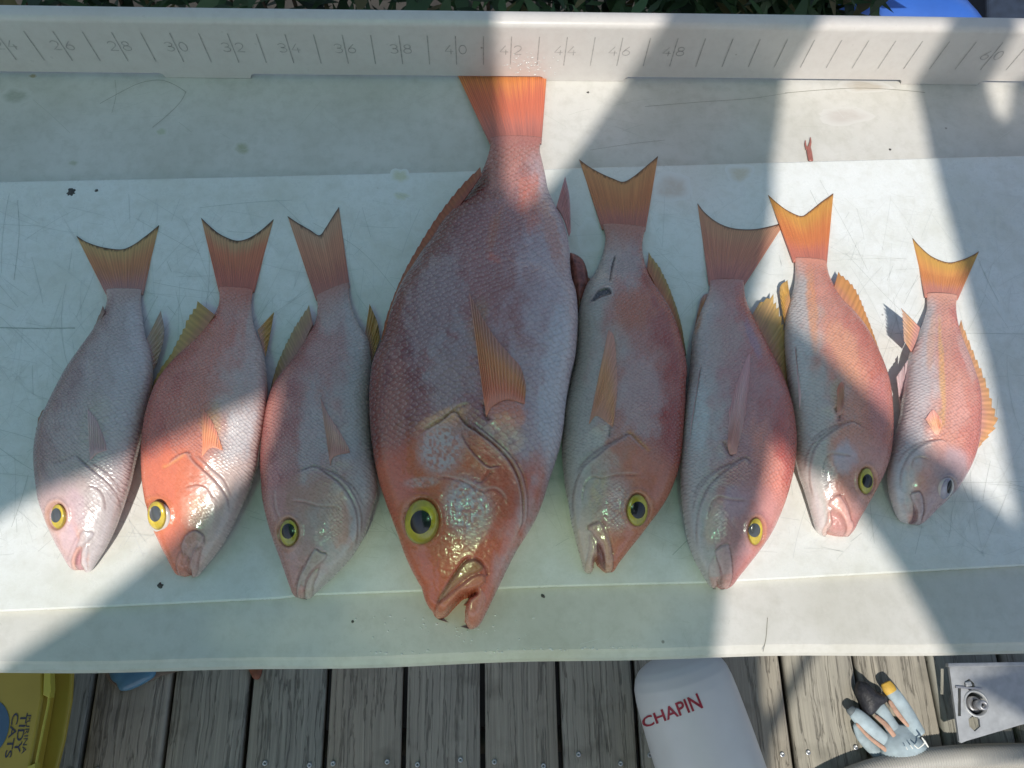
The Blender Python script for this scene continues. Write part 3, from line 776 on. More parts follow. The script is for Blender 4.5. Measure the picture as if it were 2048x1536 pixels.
# ------------------------------------------------------------------ the eight fish (outlines measured from the photograph)
def A4(x, y): return (720+x/2.6957, 130+y/2.6957)
def B4(x, y): return (720+x/2.648, 700+y/2.648)
def A5(x, y): return (1100+x/3.3406, 300+y/3.3406)
def B5(x, y): return (1100+x/3.4906, 740+y/3.4906)
def mp(f, *pts): return [f(*p) for p in pts]
ORANGE = (.78, .30, .06); YEL = (.72, .50, .08); RED = (.70, .20, .09); PINK = (.68, .34, .28); DUSK = (.035, .02, .02)
LIPC = (.62, .27, .22); LIPW = (.64, .50, .46)
FISH = []
FISH.append(dict(seed=1, label='pale silvery pink snapper at the far left end of the row', zoom=(1.92, 0, 400), dorsal='L',
    L=[(408, 345), (410, 395), (392, 450), (348, 520), (300, 590), (258, 655), (222, 725), (188, 795), (158, 865), (142, 930), (137, 1000), (143, 1080), (155, 1160), (182, 1240), (212, 1310), (242, 1365), (260, 1398), (270, 1414), (279, 1420)],
    R=[(545, 345), (540, 380), (545, 440), (555, 510), (575, 570), (583, 640), (580, 700), (568, 770), (550, 850), (532, 930), (515, 1000), (500, 1070), (480, 1140), (460, 1200), (436, 1265), (405, 1330), (372, 1385), (356, 1412), (345, 1427), (335, 1431)],
    belly=(.70, .68, .72), flank=(.56, .53, .54), back=(.42, .31, .31), head=(.74, .56, .57), head_q=.71, fat=.48,
    blots=[(255, 1270, 60, 130, -25, (.78, .38, .28), .8), (290, 1190, 50, 90, 0, (.66, .42, .50), .55), (265, 1300, 35, 70, -20, (.60, .52, .68), .5), (170, 1130, 30, 60, 0, (.62, .40, .34), .5), (360, 860, 60, 120, 10, (.55, .48, .36), .35)],
    gill=[(290, 975), (340, 1020), (400, 1080), (445, 1130), (460, 1195)],
    lines=[('flap', [(285, 965), (300, 990), (345, 1030), (395, 1070), (440, 1120), (462, 1180), (458, 1240)], 1, 1.3, 22), ('flap', [(345, 1010), (400, 1040), (440, 1085), (468, 1135)], 1, .8, 10),
           ('flap', [(330, 1105), (355, 1100), (385, 1120), (400, 1150), (405, 1200)], 1, .7, 14), ('groove', [(255, 1385), (280, 1320), (315, 1265)], .5, 2, .3), ('groove', [(200, 1010), (245, 1000), (290, 975)], .4, 3, .3)],
    bumps=[(380, 965, 40, 28, 1.2)], cheek=[(330, 1190, 50, 80, 15, (.74, .62, .60), .4)],
    eye=(217, 1213, 33, 45, 213, 1211, 24), iris=(.66, .56, .04),
    fins=[dict(name='tail_fin', base=[(406, 362), (475, 350), (546, 362)], tip=[(293, 137), (330, 160), (380, 178), (435, 188), (475, 188), (515, 170), (560, 138), (610, 97)], z=(.0078, .0022), rays=18, cols=[(.62, .32, .24), (.58, .30, .10), (.62, .50, .16)], edge=DUSK, edgew=.06),
          dict(name='dorsal_fin', base=[(402, 430), (345, 540), (265, 660), (192, 800), (150, 900), (150, 950)], tip=[(395, 405), (345, 515), (268, 622), (206, 742), (180, 785), (150, 825), (135, 900), (136, 950)], z=(.018, .012), rays=16, spiny=True, jag=.2, cols=[(.45, .30, .24), (.42, .28, .20), (.40, .26, .18)], fold=.001),
          dict(name='anal_fin', base=[(560, 540), (572, 600), (582, 650)], tip=[(617, 425), (630, 520), (598, 640)], z=(.016, .012), rays=8, cols=[(.60, .50, .40), (.60, .48, .30), (.58, .50, .38)]),
          dict(name='pelvic_fin', base=[(500, 1040), (460, 1195)], tip=[(592, 742), (560, 850)], z=(.008, .012), rays=3, cols=[(.75, .66, .64), (.78, .70, .66), (.80, .74, .70)], nu=16),
          dict(name='pectoral_fin', base=[(345, 1000), (370, 975), (408, 960)], tip=[(335, 800), (372, 850), (405, 935)], drape=True, rays=10, cols=[(.55, .40, .36), (.56, .48, .38), (.56, .50, .40)], lift=.0006)],
    plates=[([(321.0, 1268.5), (358.5, 1276.0), (356.0, 1293.5), (333.5, 1316.0), (313.5, 1333.5), (293.5, 1336.0), (303.5, 1306.0), (311.0, 1281.0)], 0.6, 4, (0.6, 0.54, 0.55), 0.6, 0.35), ([(293.5, 1333.5), (313.5, 1331.0), (298.5, 1356.0), (290.5, 1381.0), (288.0, 1413.5), (279.8, 1419.0), (274.0, 1403.5), (276.0, 1371.0)], 0.5, 4, (0.7, 0.36, 0.28), 0.8, 0.35), ([(313.5, 1341.0), (310.5, 1368.5), (309.0, 1391.0), (310.5, 1412.2), (303.5, 1417.2), (291.0, 1417.2), (290.0, 1381.0), (299.8, 1353.5)], -1.6, 4, (0.5, 0.22, 0.24), 0.85, 0.5), ([(318.5, 1338.5), (336.0, 1321.0), (338.5, 1346.0), (333.5, 1381.0), (336.0, 1421.0), (321.0, 1418.5), (312.2, 1401.0), (312.2, 1368.5)], 0.5, 5, (0.66, 0.6, 0.62), 0.5, 0.25)],
    gap=[(288.5, 1417.7), (296.0, 1417.0), (306.0, 1416.0), (311.0, 1412.2), (317.2, 1419.0), (328.5, 1430.2), (331.0, 1438.5), (281.0, 1438.5), (282.2, 1421.5)]))
FISH.append(dict(seed=2, label='salmon orange snapper whose eye bulges out of its head, second from the left', zoom=(1.92, 250, 400), dorsal='L',
    L=[(362, 335), (362, 390), (350, 430), (325, 470), (290, 520), (240, 570), (190, 620), (150, 670), (120, 720), (98, 780), (80, 850), (70, 930), (68, 1020), (74, 1110), (86, 1180), (105, 1250), (135, 1320), (165, 1380), (186, 1422), (198, 1438), (212, 1444)],
    R=[(492, 345), (485, 400), (490, 460), (505, 510), (525, 560), (540, 640), (545, 720), (540, 800), (528, 880), (515, 950), (505, 1020), (480, 1095), (448, 1170), (420, 1230), (388, 1295), (350, 1355), (310, 1405), (288, 1434), (276, 1446), (264, 1450)],
    belly=(.72, .60, .58), flank=(.68, .38, .30), back=(.62, .23, .17), head=(.82, .27, .16), head_q=.62, head_s=.9, fat=.48,
    blots=[(440, 900, 60, 120, 15, (.76, .72, .72), .7), (330, 860, 45, 70, 0, (.72, .40, .16), .5), (400, 400, 30, 120, 0, (.45, .28, .25), .4), (455, 420, 18, 140, 0, (.65, .2, .12), .5), (420, 1250, 60, 90, 20, (.58, .46, .44), .8), (270, 1180, 60, 60, 0, (.80, .5, .35), .35), (230, 1360, 70, 60, 0, (.62, .32, .27), .6)],
    gill=[(245, 970), (330, 1060), (390, 1140), (400, 1200)],
    lines=[('flap', [(150, 1025), (190, 990), (240, 968), (262, 1000), (310, 1045), (355, 1090), (390, 1145), (402, 1210)], 1, 1.3, 20), ('flap', [(270, 975), (330, 1030), (380, 1080), (410, 1150)], 1, .7, 9),
           ('groove', [(238, 1440), (232, 1400), (255, 1350), (285, 1310)], 1.3, 3, .65), ('flap', [(210, 1340), (230, 1290), (265, 1270), (300, 1290), (305, 1330)], 1, .8, 10), ('flap', [(225, 1110), (270, 1095), (310, 1105), (340, 1150)], 1, .5, 10), ('groove', [(140, 1030), (190, 1005), (235, 975)], .5, 3, .4, (.9, .45, .12))],
    bumps=[(345, 985, 45, 30, 1.6), (250, 1430, 40, 30, .6)], cheek=[(285, 1200, 45, 70, 10, (.85, .62, .40), .5)],
    eye=(117, 1209, 44, 50, 115, 1205, 25), iris=(.72, .60, .04), eyestyle='yellow', globe=(130, 1220, 50), globeh=.5, eyeh=.005,
    fins=[dict(name='tail_fin', base=[(360, 352), (425, 342), (494, 352)], tip=[(292, 68), (320, 95), (360, 128), (405, 150), (438, 156), (475, 146), (520, 118), (570, 74)], z=(.0078, .0022), rays=18, cols=[(.70, .22, .14), (.66, .24, .10), (.60, .46, .20)], edge=DUSK, edgew=.06, mid=.6),
          dict(name='dorsal_fin', base=[(345, 440), (285, 525), (190, 625), (110, 750), (80, 860)], tip=[(278, 388), (235, 460), (180, 580), (112, 690), (74, 850)], z=(.019, .013), rays=18, spiny=True, jag=.15, cols=[(.60, .35, .18), (.60, .44, .15), (.62, .50, .16)], fold=.001),
          dict(name='anal_fin', base=[(508, 500), (524, 550), (538, 600)], tip=[(572, 430), (560, 500), (542, 590)], z=(.015, .012), rays=7, cols=[(.68, .42, .28), (.68, .44, .12), (.65, .45, .14)]),
          dict(name='pelvic_fin', base=[(500, 1020), (520, 900)], tip=[(543, 790), (545, 720)], z=(.012, .016), rays=3, cols=[(.80, .60, .56), (.82, .66, .62), (.80, .68, .64)], nu=16),
          dict(name='pectoral_fin', base=[(295, 985), (330, 950), (375, 960)], tip=[(300, 800), (340, 860), (370, 940)], drape=True, rays=9, cols=[(.80, .38, .18), (.76, .42, .18), (.74, .42, .22)], lift=.0006)],
    plates=[([(232, 1290), (270, 1268), (305, 1290), (292, 1330), (258, 1370), (245, 1375), (225, 1365), (215, 1330)], 0.8, 4, (0.52, 0.34, 0.3), 0.6, 0.5), ([(215, 1345), (245, 1375), (240, 1410), (236, 1442), (210, 1442), (195, 1412), (200, 1370)], 1.0, 5, (0.62, 0.26, 0.2), 0.6, 0.45), ([(300, 1330), (285, 1380), (280, 1425), (265, 1448), (248, 1435), (250, 1390), (270, 1345)], 1.0, 5, (0.58, 0.3, 0.26), 0.6, 0.45)],
    gap=[(226, 1446), (238, 1436), (244, 1424), (250, 1436), (258, 1452), (256, 1470), (218, 1470)]))
FISH.append(dict(seed=3, label='dull mauve grey snapper with a shut mouth, close left of the big fish', zoom=(1.8719, 480, 400), dorsal='L',
    L=[(286, 360), (290, 410), (280, 460), (255, 510), (225, 560), (190, 610), (155, 655), (125, 700), (105, 760), (92, 830), (83, 900), (78, 970), (80, 1045), (86, 1120), (100, 1190), (120, 1260), (145, 1330), (168, 1395), (186, 1446), (196, 1472), (208, 1487)],
    R=[(408, 310), (412, 370), (430, 430), (455, 480), (480, 520), (490, 580), (489, 650), (486, 720), (487, 800), (492, 880), (500, 960), (513, 1030), (513, 1100), (495, 1160), (475, 1230), (448, 1290), (410, 1345), (370, 1390), (320, 1438), (282, 1474), (262, 1492), (246, 1494)],
    belly=(.60, .59, .61), flank=(.50, .43, .43), back=(.48, .25, .24), head=(.50, .33, .32), head_q=.66, fat=.47,
    blots=[(140, 780, 35, 180, 10, (.66, .26, .20), .65), (375, 1200, 40, 110, -5, (.66, .32, .22), .65), (250, 1250, 70, 110, 0, (.44, .42, .44), .7), (270, 880, 60, 200, 5, (.46, .44, .45), .5), (120, 1100, 25, 130, 5, (.52, .22, .22), .6), (340, 420, 60, 100, 0, (.48, .42, .40), .5)],
    gill=[(285, 1000), (400, 1100), (435, 1200), (420, 1310)],
    lines=[('flap', [(195, 1030), (240, 1010), (285, 1000), (330, 1030), (375, 1065), (415, 1120), (437, 1180), (440, 1250), (425, 1320)], 1, 1.4, 22), ('flap', [(300, 1000), (350, 1025), (400, 1065), (440, 1130), (455, 1190), (452, 1260)], 1, .9, 9), ('flap', [(330, 1010), (380, 1040), (430, 1085), (462, 1150)], 1, .6, 8),
           ('flap', [(190, 1125), (240, 1130), (290, 1145), (330, 1148), (365, 1150), (382, 1175)], -1, .8, 12), ('groove', [(205, 1450), (225, 1390), (262, 1330), (285, 1300)], .9, 2.2, .6), ('groove', [(285, 1303), (305, 1318), (326, 1322)], .9, 2.0, .6), ('flap', [(150, 1200), (130, 1150), (125, 1080)], 1, .4, 10)],
    bumps=[(385, 968, 46, 30, 1.8)], cheek=[(345, 1180, 55, 110, 0, (.66, .48, .40), .4)],
    eye=(180, 1244, 35, 46, 180, 1240, 24), iris=(.46, .44, .03),
    fins=[dict(name='tail_fin', base=[(284, 375), (345, 345), (410, 325)], tip=[(178, 60), (215, 85), (262, 112), (297, 132), (320, 105), (345, 65), (370, 26)], z=(.0078, .0022), rays=18, cols=[(.58, .24, .16), (.60, .33, .18), (.62, .46, .26)], edge=DUSK, edgew=.05, mid=.6),
          dict(name='dorsal_fin', base=[(272, 465), (225, 560), (155, 660), (108, 760)], tip=[(258, 392), (200, 480), (140, 610), (105, 740)], z=(.018, .011), rays=16, spiny=True, jag=.1, cols=[(.48, .30, .22), (.50, .36, .20), (.54, .44, .22)], fold=.001),
          dict(name='anal_fin', base=[(468, 500), (482, 540), (492, 600)], tip=[(485, 388), (515, 460), (524, 520)], z=(.016, .014), rays=7, cols=[(.55, .36, .22), (.60, .40, .12), (.58, .40, .14)]),
          dict(name='pectoral_fin', base=[(338, 995), (352, 960), (412, 945)], tip=[(300, 735), (330, 800), (375, 870), (408, 930)], drape=True, rays=13, cols=[(.50, .26, .18), (.54, .36, .25), (.52, .38, .30)], lift=.0008, nu=50)],
    plates=[([(278.2, 1303.6), (303.6, 1316.3), (322.6, 1322.6), (321.0, 1341.6), (290.9, 1368.6), (268.7, 1387.6), (252.9, 1409.8), (243.4, 1438.3), (238.6, 1485.8), (227.5, 1492.8), (214.9, 1485.8), (211.1, 1463.6), (214.9, 1435.1), (224.4, 1403.4), (243.4, 1371.7), (259.2, 1336.9)], 0.9, 4, (0.46, 0.4, 0.36), 0.6, 0.55), ([(227.5, 1441.4), (240.2, 1450.9), (237.0, 1485.8), (226.0, 1492.1), (216.5, 1482.6), (219.6, 1457.3)], 0.4, 4, (0.58, 0.3, 0.28), 0.8, 0.2), ([(297.2, 1373.3), (290.9, 1403.4), (278.2, 1431.9), (271.9, 1473.1), (265.6, 1495.3), (252.9, 1499.7), (242.8, 1485.8), (245.0, 1447.8), (256.1, 1416.1), (275.1, 1390.7)], 0.9, 5, (0.54, 0.42, 0.36), 0.6, 0.5)],
    gap=[(230.7, 1492.8), (237.7, 1489.0), (240.9, 1488.3), (243.4, 1495.3), (249.7, 1501.6), (249.7, 1511.1), (224.4, 1511.1)]))
FISH.append(dict(seed=4, label='largest fish, a big dark red snapper with its tail under the ruler wall', zoom=(1, 0, 0), dorsal='L', big=True, half=190, step=1.7,
    L=mp(A4, (703, 395), (700, 450), (680, 520), (655, 580), (620, 650), (560, 720), (490, 790), (430, 870), (385, 945), (330, 1020), (285, 1090), (240, 1160), (200, 1240), (165, 1340), (130, 1470))+mp(B4, (72, 60), (56, 160), (50, 260), (53, 370), (62, 480), (80, 600), (102, 700), (132, 795), (165, 885), (200, 980), (235, 1080), (270, 1160), (308, 1230), (326, 1262), (345, 1325), (365, 1365), (385, 1388), (396, 1412), (412, 1424)),
    R=mp(A4, (980, 395), (968, 450), (982, 520), (1000, 600), (1015, 680), (1050, 760), (1090, 840), (1115, 920), (1130, 1000), (1132, 1080), (1142, 1160), (1163, 1230), (1172, 1320), (1172, 1420))+mp(B4, (1140, 30), (1120, 120), (1100, 220), (1087, 310), (1078, 400), (1062, 500), (1033, 600), (1000, 700), (970, 800), (930, 900), (880, 985), (832, 1060), (790, 1140), (745, 1235), (718, 1290), (690, 1350), (665, 1400), (640, 1448), (615, 1472), (590, 1480)),
    belly=(.58, .52, .58), flank=(.44, .30, .31), back=(.38, .14, .12), head=(.62, .18, .10), head_q=.66, head_b=-1.35, head_s=.95, fat=.43,
    blots=[(1060, 400, 26, 70, -8, (.62, .16, .09), .7), (1105, 470, 18, 70, -15, (.55, .2, .13), .6), (985, 470, 12, 50, 15, (.45, .15, .08), .6), (985, 515, 18, 10, 30, (.5, .12, .08), .7), (955, 640, 18, 60, 8, (.42, .22, .13), .6), (870, 620, 60, 120, 15, (.34, .26, .27), .6), (1110, 760, 30, 170, 5, (.60, .58, .64), .6), (1010, 320, 40, 80, 0, (.70, .30, .24), .6), (900, 740, 50, 110, 10, (.36, .32, .33), .5), (880, 850, 50, 22, -25, (.68, .26, .12), .7), (*B4(782, 340), 38, 30, 0, (.72, .24, .14), .9), (*B4(770, 400), 34, 26, 0, (.62, .34, .26), .5), (1045, 1010, 9, 70, 12, (.50, .52, .54), .7), (1070, 960, 22, 70, 10, (.62, .22, .15), .6), (1060, 1000, 12, 60, 8, (.55, .55, .56), .5), (790, 830, 25, 120, 5, (.42, .17, .12), .5), (960, 1190, 30, 50, 10, (.62, .26, .18), .6)],
    gill=mp(B4, (500, 330), (640, 440), (760, 560), (840, 700), (880, 860), (880, 960)),
    lines=[('flap', mp(B4, (310, 460), (360, 420), (430, 380), (500, 330), (550, 390), (620, 440), (700, 500), (770, 570), (820, 650), (850, 740), (860, 830), (858, 920), (820, 1010)), 1, 3.0, 34), ('flap', mp(B4, (580, 370), (680, 450), (770, 530), (840, 620), (875, 720), (888, 830), (880, 930)), 1, 1.6, 12), ('flap', mp(B4, (530, 440), (570, 510), (620, 570), (680, 620), (750, 615)), 1, 1.4, 14),
           ('flap', mp(B4, (400, 670), (470, 675), (550, 695), (605, 725), (650, 745), (710, 735), (755, 765), (778, 820)), -1, 1.3, 20), ('groove', mp(B4, (400, 1400), (410, 1350), (450, 1270), (500, 1190), (560, 1110), (600, 1098)), 1.8, 3.2, .7), ('groove', mp(B4, (600, 1098), (640, 1120), (668, 1160), (672, 1200)), 1.6, 3, .6), ('groove', mp(B4, (690, 380), (660, 330), (655, 270)), 2.6, 5, .75), ('flap', mp(B4, (330, 425), (400, 380), (460, 350), (520, 300), (600, 280)), -1, 1.2, 14),
           ('groove', mp(B4, (740, 1240), (800, 1120), (850, 1010)), .8, 4, .35), ('groove', mp(B4, (700, 640), (640, 700), (600, 680)), .8, 2.5, .5)],
    bumps=[(*B4(782, 345), 32, 22, 6.), (*B4(600, 320), 26, 18, 1.5), (*B4(325, 910), 45, 50, 1.5)], linecol=(.5, .3, .26), lightcol=(.66, .52, .44),
    cheek=[(*B4(430, 520), 52, 60, 20, (.52, .45, .48), .85), (*B4(570, 830), 52, 72, -15, (.50, .44, .48), .85), (*B4(620, 960), 20, 50, 30, (.70, .55, .38), .6), (*B4(330, 700), 40, 12, -5, (.52, .38, .36), .7), (*B4(450, 350), 60, 16, -22, (.78, .42, .22), .8), (*B4(800, 480), 30, 30, 0, (.70, .50, .38), .7)],
    eye=(*B4(322, 905), 31, 37, *B4(320, 910), 17.5), iris=(.50, .46, .012), eyeh=.008,
    fins=[dict(name='tail_fin', base=mp(A4, (700, 420), (830, 400), (978, 420)), tip=[(905, 128), (960, 124), (1015, 148), (1060, 120), (1096, 118)], z=(.0078, .0016), rays=22, cols=[(.66, .24, .17), (.72, .19, .08), (.80, .36, .05)], low=True, mid=.5, nu=90, nv=40),
          dict(name='dorsal_fin', base=mp(A4, (655, 590), (560, 725), (432, 880), (335, 1030), (245, 1165), (170, 1345), (135, 1480)), tip=mp(A4, (648, 550), (540, 655), (415, 815), (305, 990), (222, 1145), (150, 1330), (112, 1480)), z=(.034, .026), rays=20, spiny=True, jag=.12, cols=[(.42, .14, .09), (.48, .18, .08), (.44, .14, .07)], fold=.001, nu=120),
          dict(name='anal_fin', base=mp(A4, (1060, 760), (1100, 830), (1128, 920)), tip=mp(A4, (1106, 600), (1130, 720), (1137, 900)), z=(.026, .024), rays=9, cols=[(.64, .34, .30), (.62, .32, .28), (.66, .42, .40)]),
          dict(name='pelvic_fin', base=mp(B4, (1085, 440), (1130, 240)), tip=mp(A4, (1178, 1500), (1170, 1300)), z=(.02, .022), rays=3, cols=[(.60, .46, .44), (.55, .34, .32), (.60, .48, .46)], nu=20),
          dict(name='pectoral_fin', base=mp(B4, (668, 355), (700, 300), (780, 262), (872, 285)), tip=mp(A4, (588, 1225), (655, 1350), (730, 1470))+mp(B4, (790, 20), (850, 90), (880, 190)), drape=True, rays=17, cols=[(.66, .24, .13), (.60, .29, .12), (.50, .32, .2)], lift=.0012, nu=110, nv=50, corr=.0007, rayf=1)],
    plates=[([(872.9, 1204.2), (889.9, 1175.1), (910.7, 1145.6), (927.7, 1124.8), (948.5, 1118.4), (965.5, 1130.5), (961.7, 1141.8), (935.3, 1153.2), (908.8, 1173.9), (886.2, 1196.6)], 1.8, 6, (0.36, 0.2, 0.09), 0.75, 0.55), ([(872.9, 1207.9), (889.9, 1194.7), (916.4, 1173.9), (946.6, 1151.3), (967.4, 1149.4), (971.1, 1162.6), (961.7, 1172.1), (942.8, 1181.5), (923.9, 1189.8), (905.0, 1209.8), (890.7, 1228.7), (877.9, 1237.8), (869.5, 1228.7)], 2.0, 6, (0.58, 0.2, 0.12), 0.8, 0.45), ([(961.7, 1176.6), (946.6, 1187.2), (935.3, 1194.7), (930.7, 1217.4), (930.7, 1243.8), (942.8, 1256.6), (957.9, 1247.6), (965.5, 1221.1), (971.1, 1194.7)], 1.0, 8, (0.6, 0.26, 0.2), 0.6, 0.2)],
    gap=[(876.0, 1238.1), (890.7, 1229.5), (905.0, 1210.6), (923.9, 1190.9), (939.0, 1186.0), (951.1, 1184.1), (937.1, 1194.7), (931.5, 1207.9), (929.2, 1224.9), (930.0, 1241.9), (935.3, 1253.2), (939.0, 1259.7), (939.0, 1277.8), (872.9, 1277.8), (874.8, 1240.0)]))
FISH.append(dict(seed=5, label='brownish red snapper with a slit and a gash just before its tail', zoom=(1, 0, 0), dorsal='R',
    L=mp(A5, (350, 500), (370, 590), (356, 680), (325, 770), (290, 840), (245, 900), (215, 980), (197, 1060), (188, 1150), (185, 1250), (175, 1350), (160, 1450))+mp(B5, (140, 90), (108, 240), (92, 390), (82, 550), (92, 700), (105, 820), (130, 940), (145, 1050), (170, 1150), (195, 1250), (218, 1330), (232, 1390), (246, 1412), (262, 1420)),
    R=mp(A5, (640, 520), (620, 600), (618, 680), (640, 780), (680, 880), (735, 960), (795, 1060), (845, 1180), (880, 1300), (902, 1400), (912, 1500))+mp(B5, (945, 100), (940, 250), (930, 400), (918, 550), (898, 680), (860, 800), (815, 900), (758, 990), (690, 1080), (630, 1160), (565, 1240), (515, 1305), (480, 1350), (455, 1392), (438, 1410), (418, 1414)),
    belly=(.58, .57, .55), flank=(.54, .38, .35), back=(.48, .15, .11), head=(.62, .27, .18), head_q=.67, head_s=.8, fat=.45,
    blots=[(*A5(560, 1060), 44, 46, 20, (.55, .17, .09), .75), (*A5(490, 720), 45, 60, 0, (.46, .38, .37), .75), (*B5(400, 120), 16, 55, 6, (.58, .26, .09), .6), (*A5(400, 1480), 14, 60, 5, (.55, .26, .10), .5), (*B5(620, 200), 50, 90, 0, (.54, .40, .40), .6), (*B5(480, 850), 36, 30, 0, (.50, .38, .40), .6), (*B5(240, 1150), 14, 60, 5, (.60, .45, .38), .6), (*B5(130, 1060), 10, 60, 5, (.52, .52, .56), .6)],
    gill=mp(B5, (520, 460), (380, 560), (230, 680), (160, 850), (150, 980)),
    lines=[('flap', mp(B5, (700, 575), (620, 510), (560, 450), (510, 470), (430, 520), (330, 600), (240, 670), (190, 760), (165, 860), (160, 960), (175, 1060)), -1, 1.5, 22), ('flap', mp(B5, (480, 470), (380, 540), (270, 620), (200, 700)), -1, .8, 8), ('flap', mp(B5, (440, 500), (330, 560), (230, 650), (180, 740)), -1, .5, 7),
           ('flap', mp(B5, (640, 735), (520, 728), (430, 740), (370, 755), (300, 745), (250, 780), (228, 860), (225, 950)), 1, .9, 14), ('groove', mp(B5, (410, 470), (425, 400), (440, 370)), 1.4, 3, .6), ('groove', mp(B5, (350, 1050), (385, 1120), (420, 1210), (440, 1300)), 1., 2.5, .6), ('groove', mp(B5, (265, 1120), (275, 1085), (340, 1060)), .9, 2.2, .6),
           ('groove', mp(A5, (437, 700), (415, 780), (398, 885)), 1.6, 2.3, .98, (.03, .015, .015)), ('groove', mp(A5, (426, 705), (405, 780), (390, 885)), -.4, 1.6, .6, (.6, .5, .48)), ('groove', mp(B5, (700, 575), (620, 500), (540, 420)), .5, 4, .75, (.72, .28, .10))],
    bumps=[(*B5(340, 370), 20, 20, 2.2), (*B5(615, 975), 26, 30, .8)], cheek=[(*B5(400, 640), 30, 24, 0, (.60, .42, .38), .6), (*B5(470, 950), 34, 60, 0, (.56, .42, .42), .7), (*B5(330, 860), 18, 50, 15, (.66, .50, .30), .6), (*B5(330, 470), 34, 20, -40, (.66, .60, .52), .5)],
    eye=(*B5(616, 975), 21, 28, *B5(616, 978), 13.5), iris=(.50, .46, .02),
    fins=[dict(name='tail_fin', base=mp(A5, (350, 530), (480, 500), (638, 540)), tip=mp(A5, (195, 62), (260, 110), (340, 155), (420, 190), (490, 212), (560, 175), (640, 110), (722, 40)), z=(.0078, .0022), rays=22, cols=[(.62, .26, .16), (.62, .30, .09), (.66, .40, .12)], edge=DUSK, edgew=.05, mid=.5, nu=90),
          dict(name='dorsal_fin', base=mp(A5, (650, 800), (735, 960), (800, 1060), (850, 1190), (900, 1380)), tip=mp(A5, (660, 682), (745, 800), (815, 960), (875, 1150), (912, 1370)), z=(.018, .010), rays=18, spiny=True, jag=.1, cols=[(.50, .20, .10), (.52, .30, .12), (.50, .42, .14)], fold=.001),
          dict(name='pectoral_fin', base=mp(B5, (270, 380), (330, 320), (440, 400)), tip=mp(A5, (390, 1200), (430, 1260))+mp(B5, (470, 60), (465, 200), (450, 330)), drape=True, rays=12, cols=[(.50, .26, .14), (.56, .30, .12), (.54, .34, .20)], lift=.0007, nu=70, nv=40),
          dict(name='anal_fin', base=mp(A5, (270, 860), (225, 960), (195, 1060)), tip=mp(A5, (255, 850), (212, 905), (180, 1030)), z=(.014, .012), rays=8, cols=[(.46, .22, .14), (.40, .24, .12), (.40, .22, .12)])],
    plates=[([(1175.4, 606.5), (1183.2, 591.9), (1194.3, 578.4), (1204.8, 573.0), (1215.2, 570.9), (1223.3, 573.0), (1227.2, 588.9), (1218.2, 594.9), (1201.8, 599.3), (1189.8, 606.8), (1180.2, 609.5)], .5, 3, (.60, .50, .48), .85, .3), ([(1180.2, 604.7), (1186.8, 594.9), (1195.2, 582.9), (1203.3, 577.8), (1212.3, 575.4), (1219.1, 577.8), (1223.3, 587.4), (1213.8, 591.0), (1200.3, 595.8), (1189.8, 601.7)], -2.0, 3, (.045, .04, .045), .97, .6), ([(1200.3, 1040.8), (1214.6, 1058.0), (1221.8, 1083.8), (1226.1, 1109.6), (1226.1, 1136.8), (1218.9, 1144.5), (1211.2, 1138.2), (1208.9, 1112.4), (1204.6, 1090.9), (1194.5, 1078.1), (1183.1, 1063.7), (1175.9, 1058.0), (1178.8, 1049.4)], 1.0, 5, (0.56, 0.36, 0.28), 0.6, 0.55), ([(1193.4, 1082.3), (1201.7, 1090.9), (1208.3, 1109.6), (1211.2, 1136.8), (1205.4, 1133.1), (1198.8, 1121.0), (1194.5, 1103.8)], -2.5, 4, (0.18, 0.06, 0.06), 0.9, 0.4), ([(1178.8, 1069.5), (1188.8, 1080.9), (1192.2, 1101.0), (1190.2, 1123.9), (1185.4, 1141.1), (1175.9, 1146.8), (1170.2, 1138.2), (1175.1, 1112.4), (1178.8, 1089.5)], 0.9, 6, (0.58, 0.4, 0.33), 0.6, 0.35)],
    gap=[(1178.8, 1148.0), (1185.4, 1141.7), (1190.0, 1128.2), (1192.8, 1112.4), (1196.3, 1118.2), (1200.3, 1126.8), (1206.6, 1135.3), (1214.0, 1145.4), (1214.6, 1155.4), (1177.4, 1155.4)]))
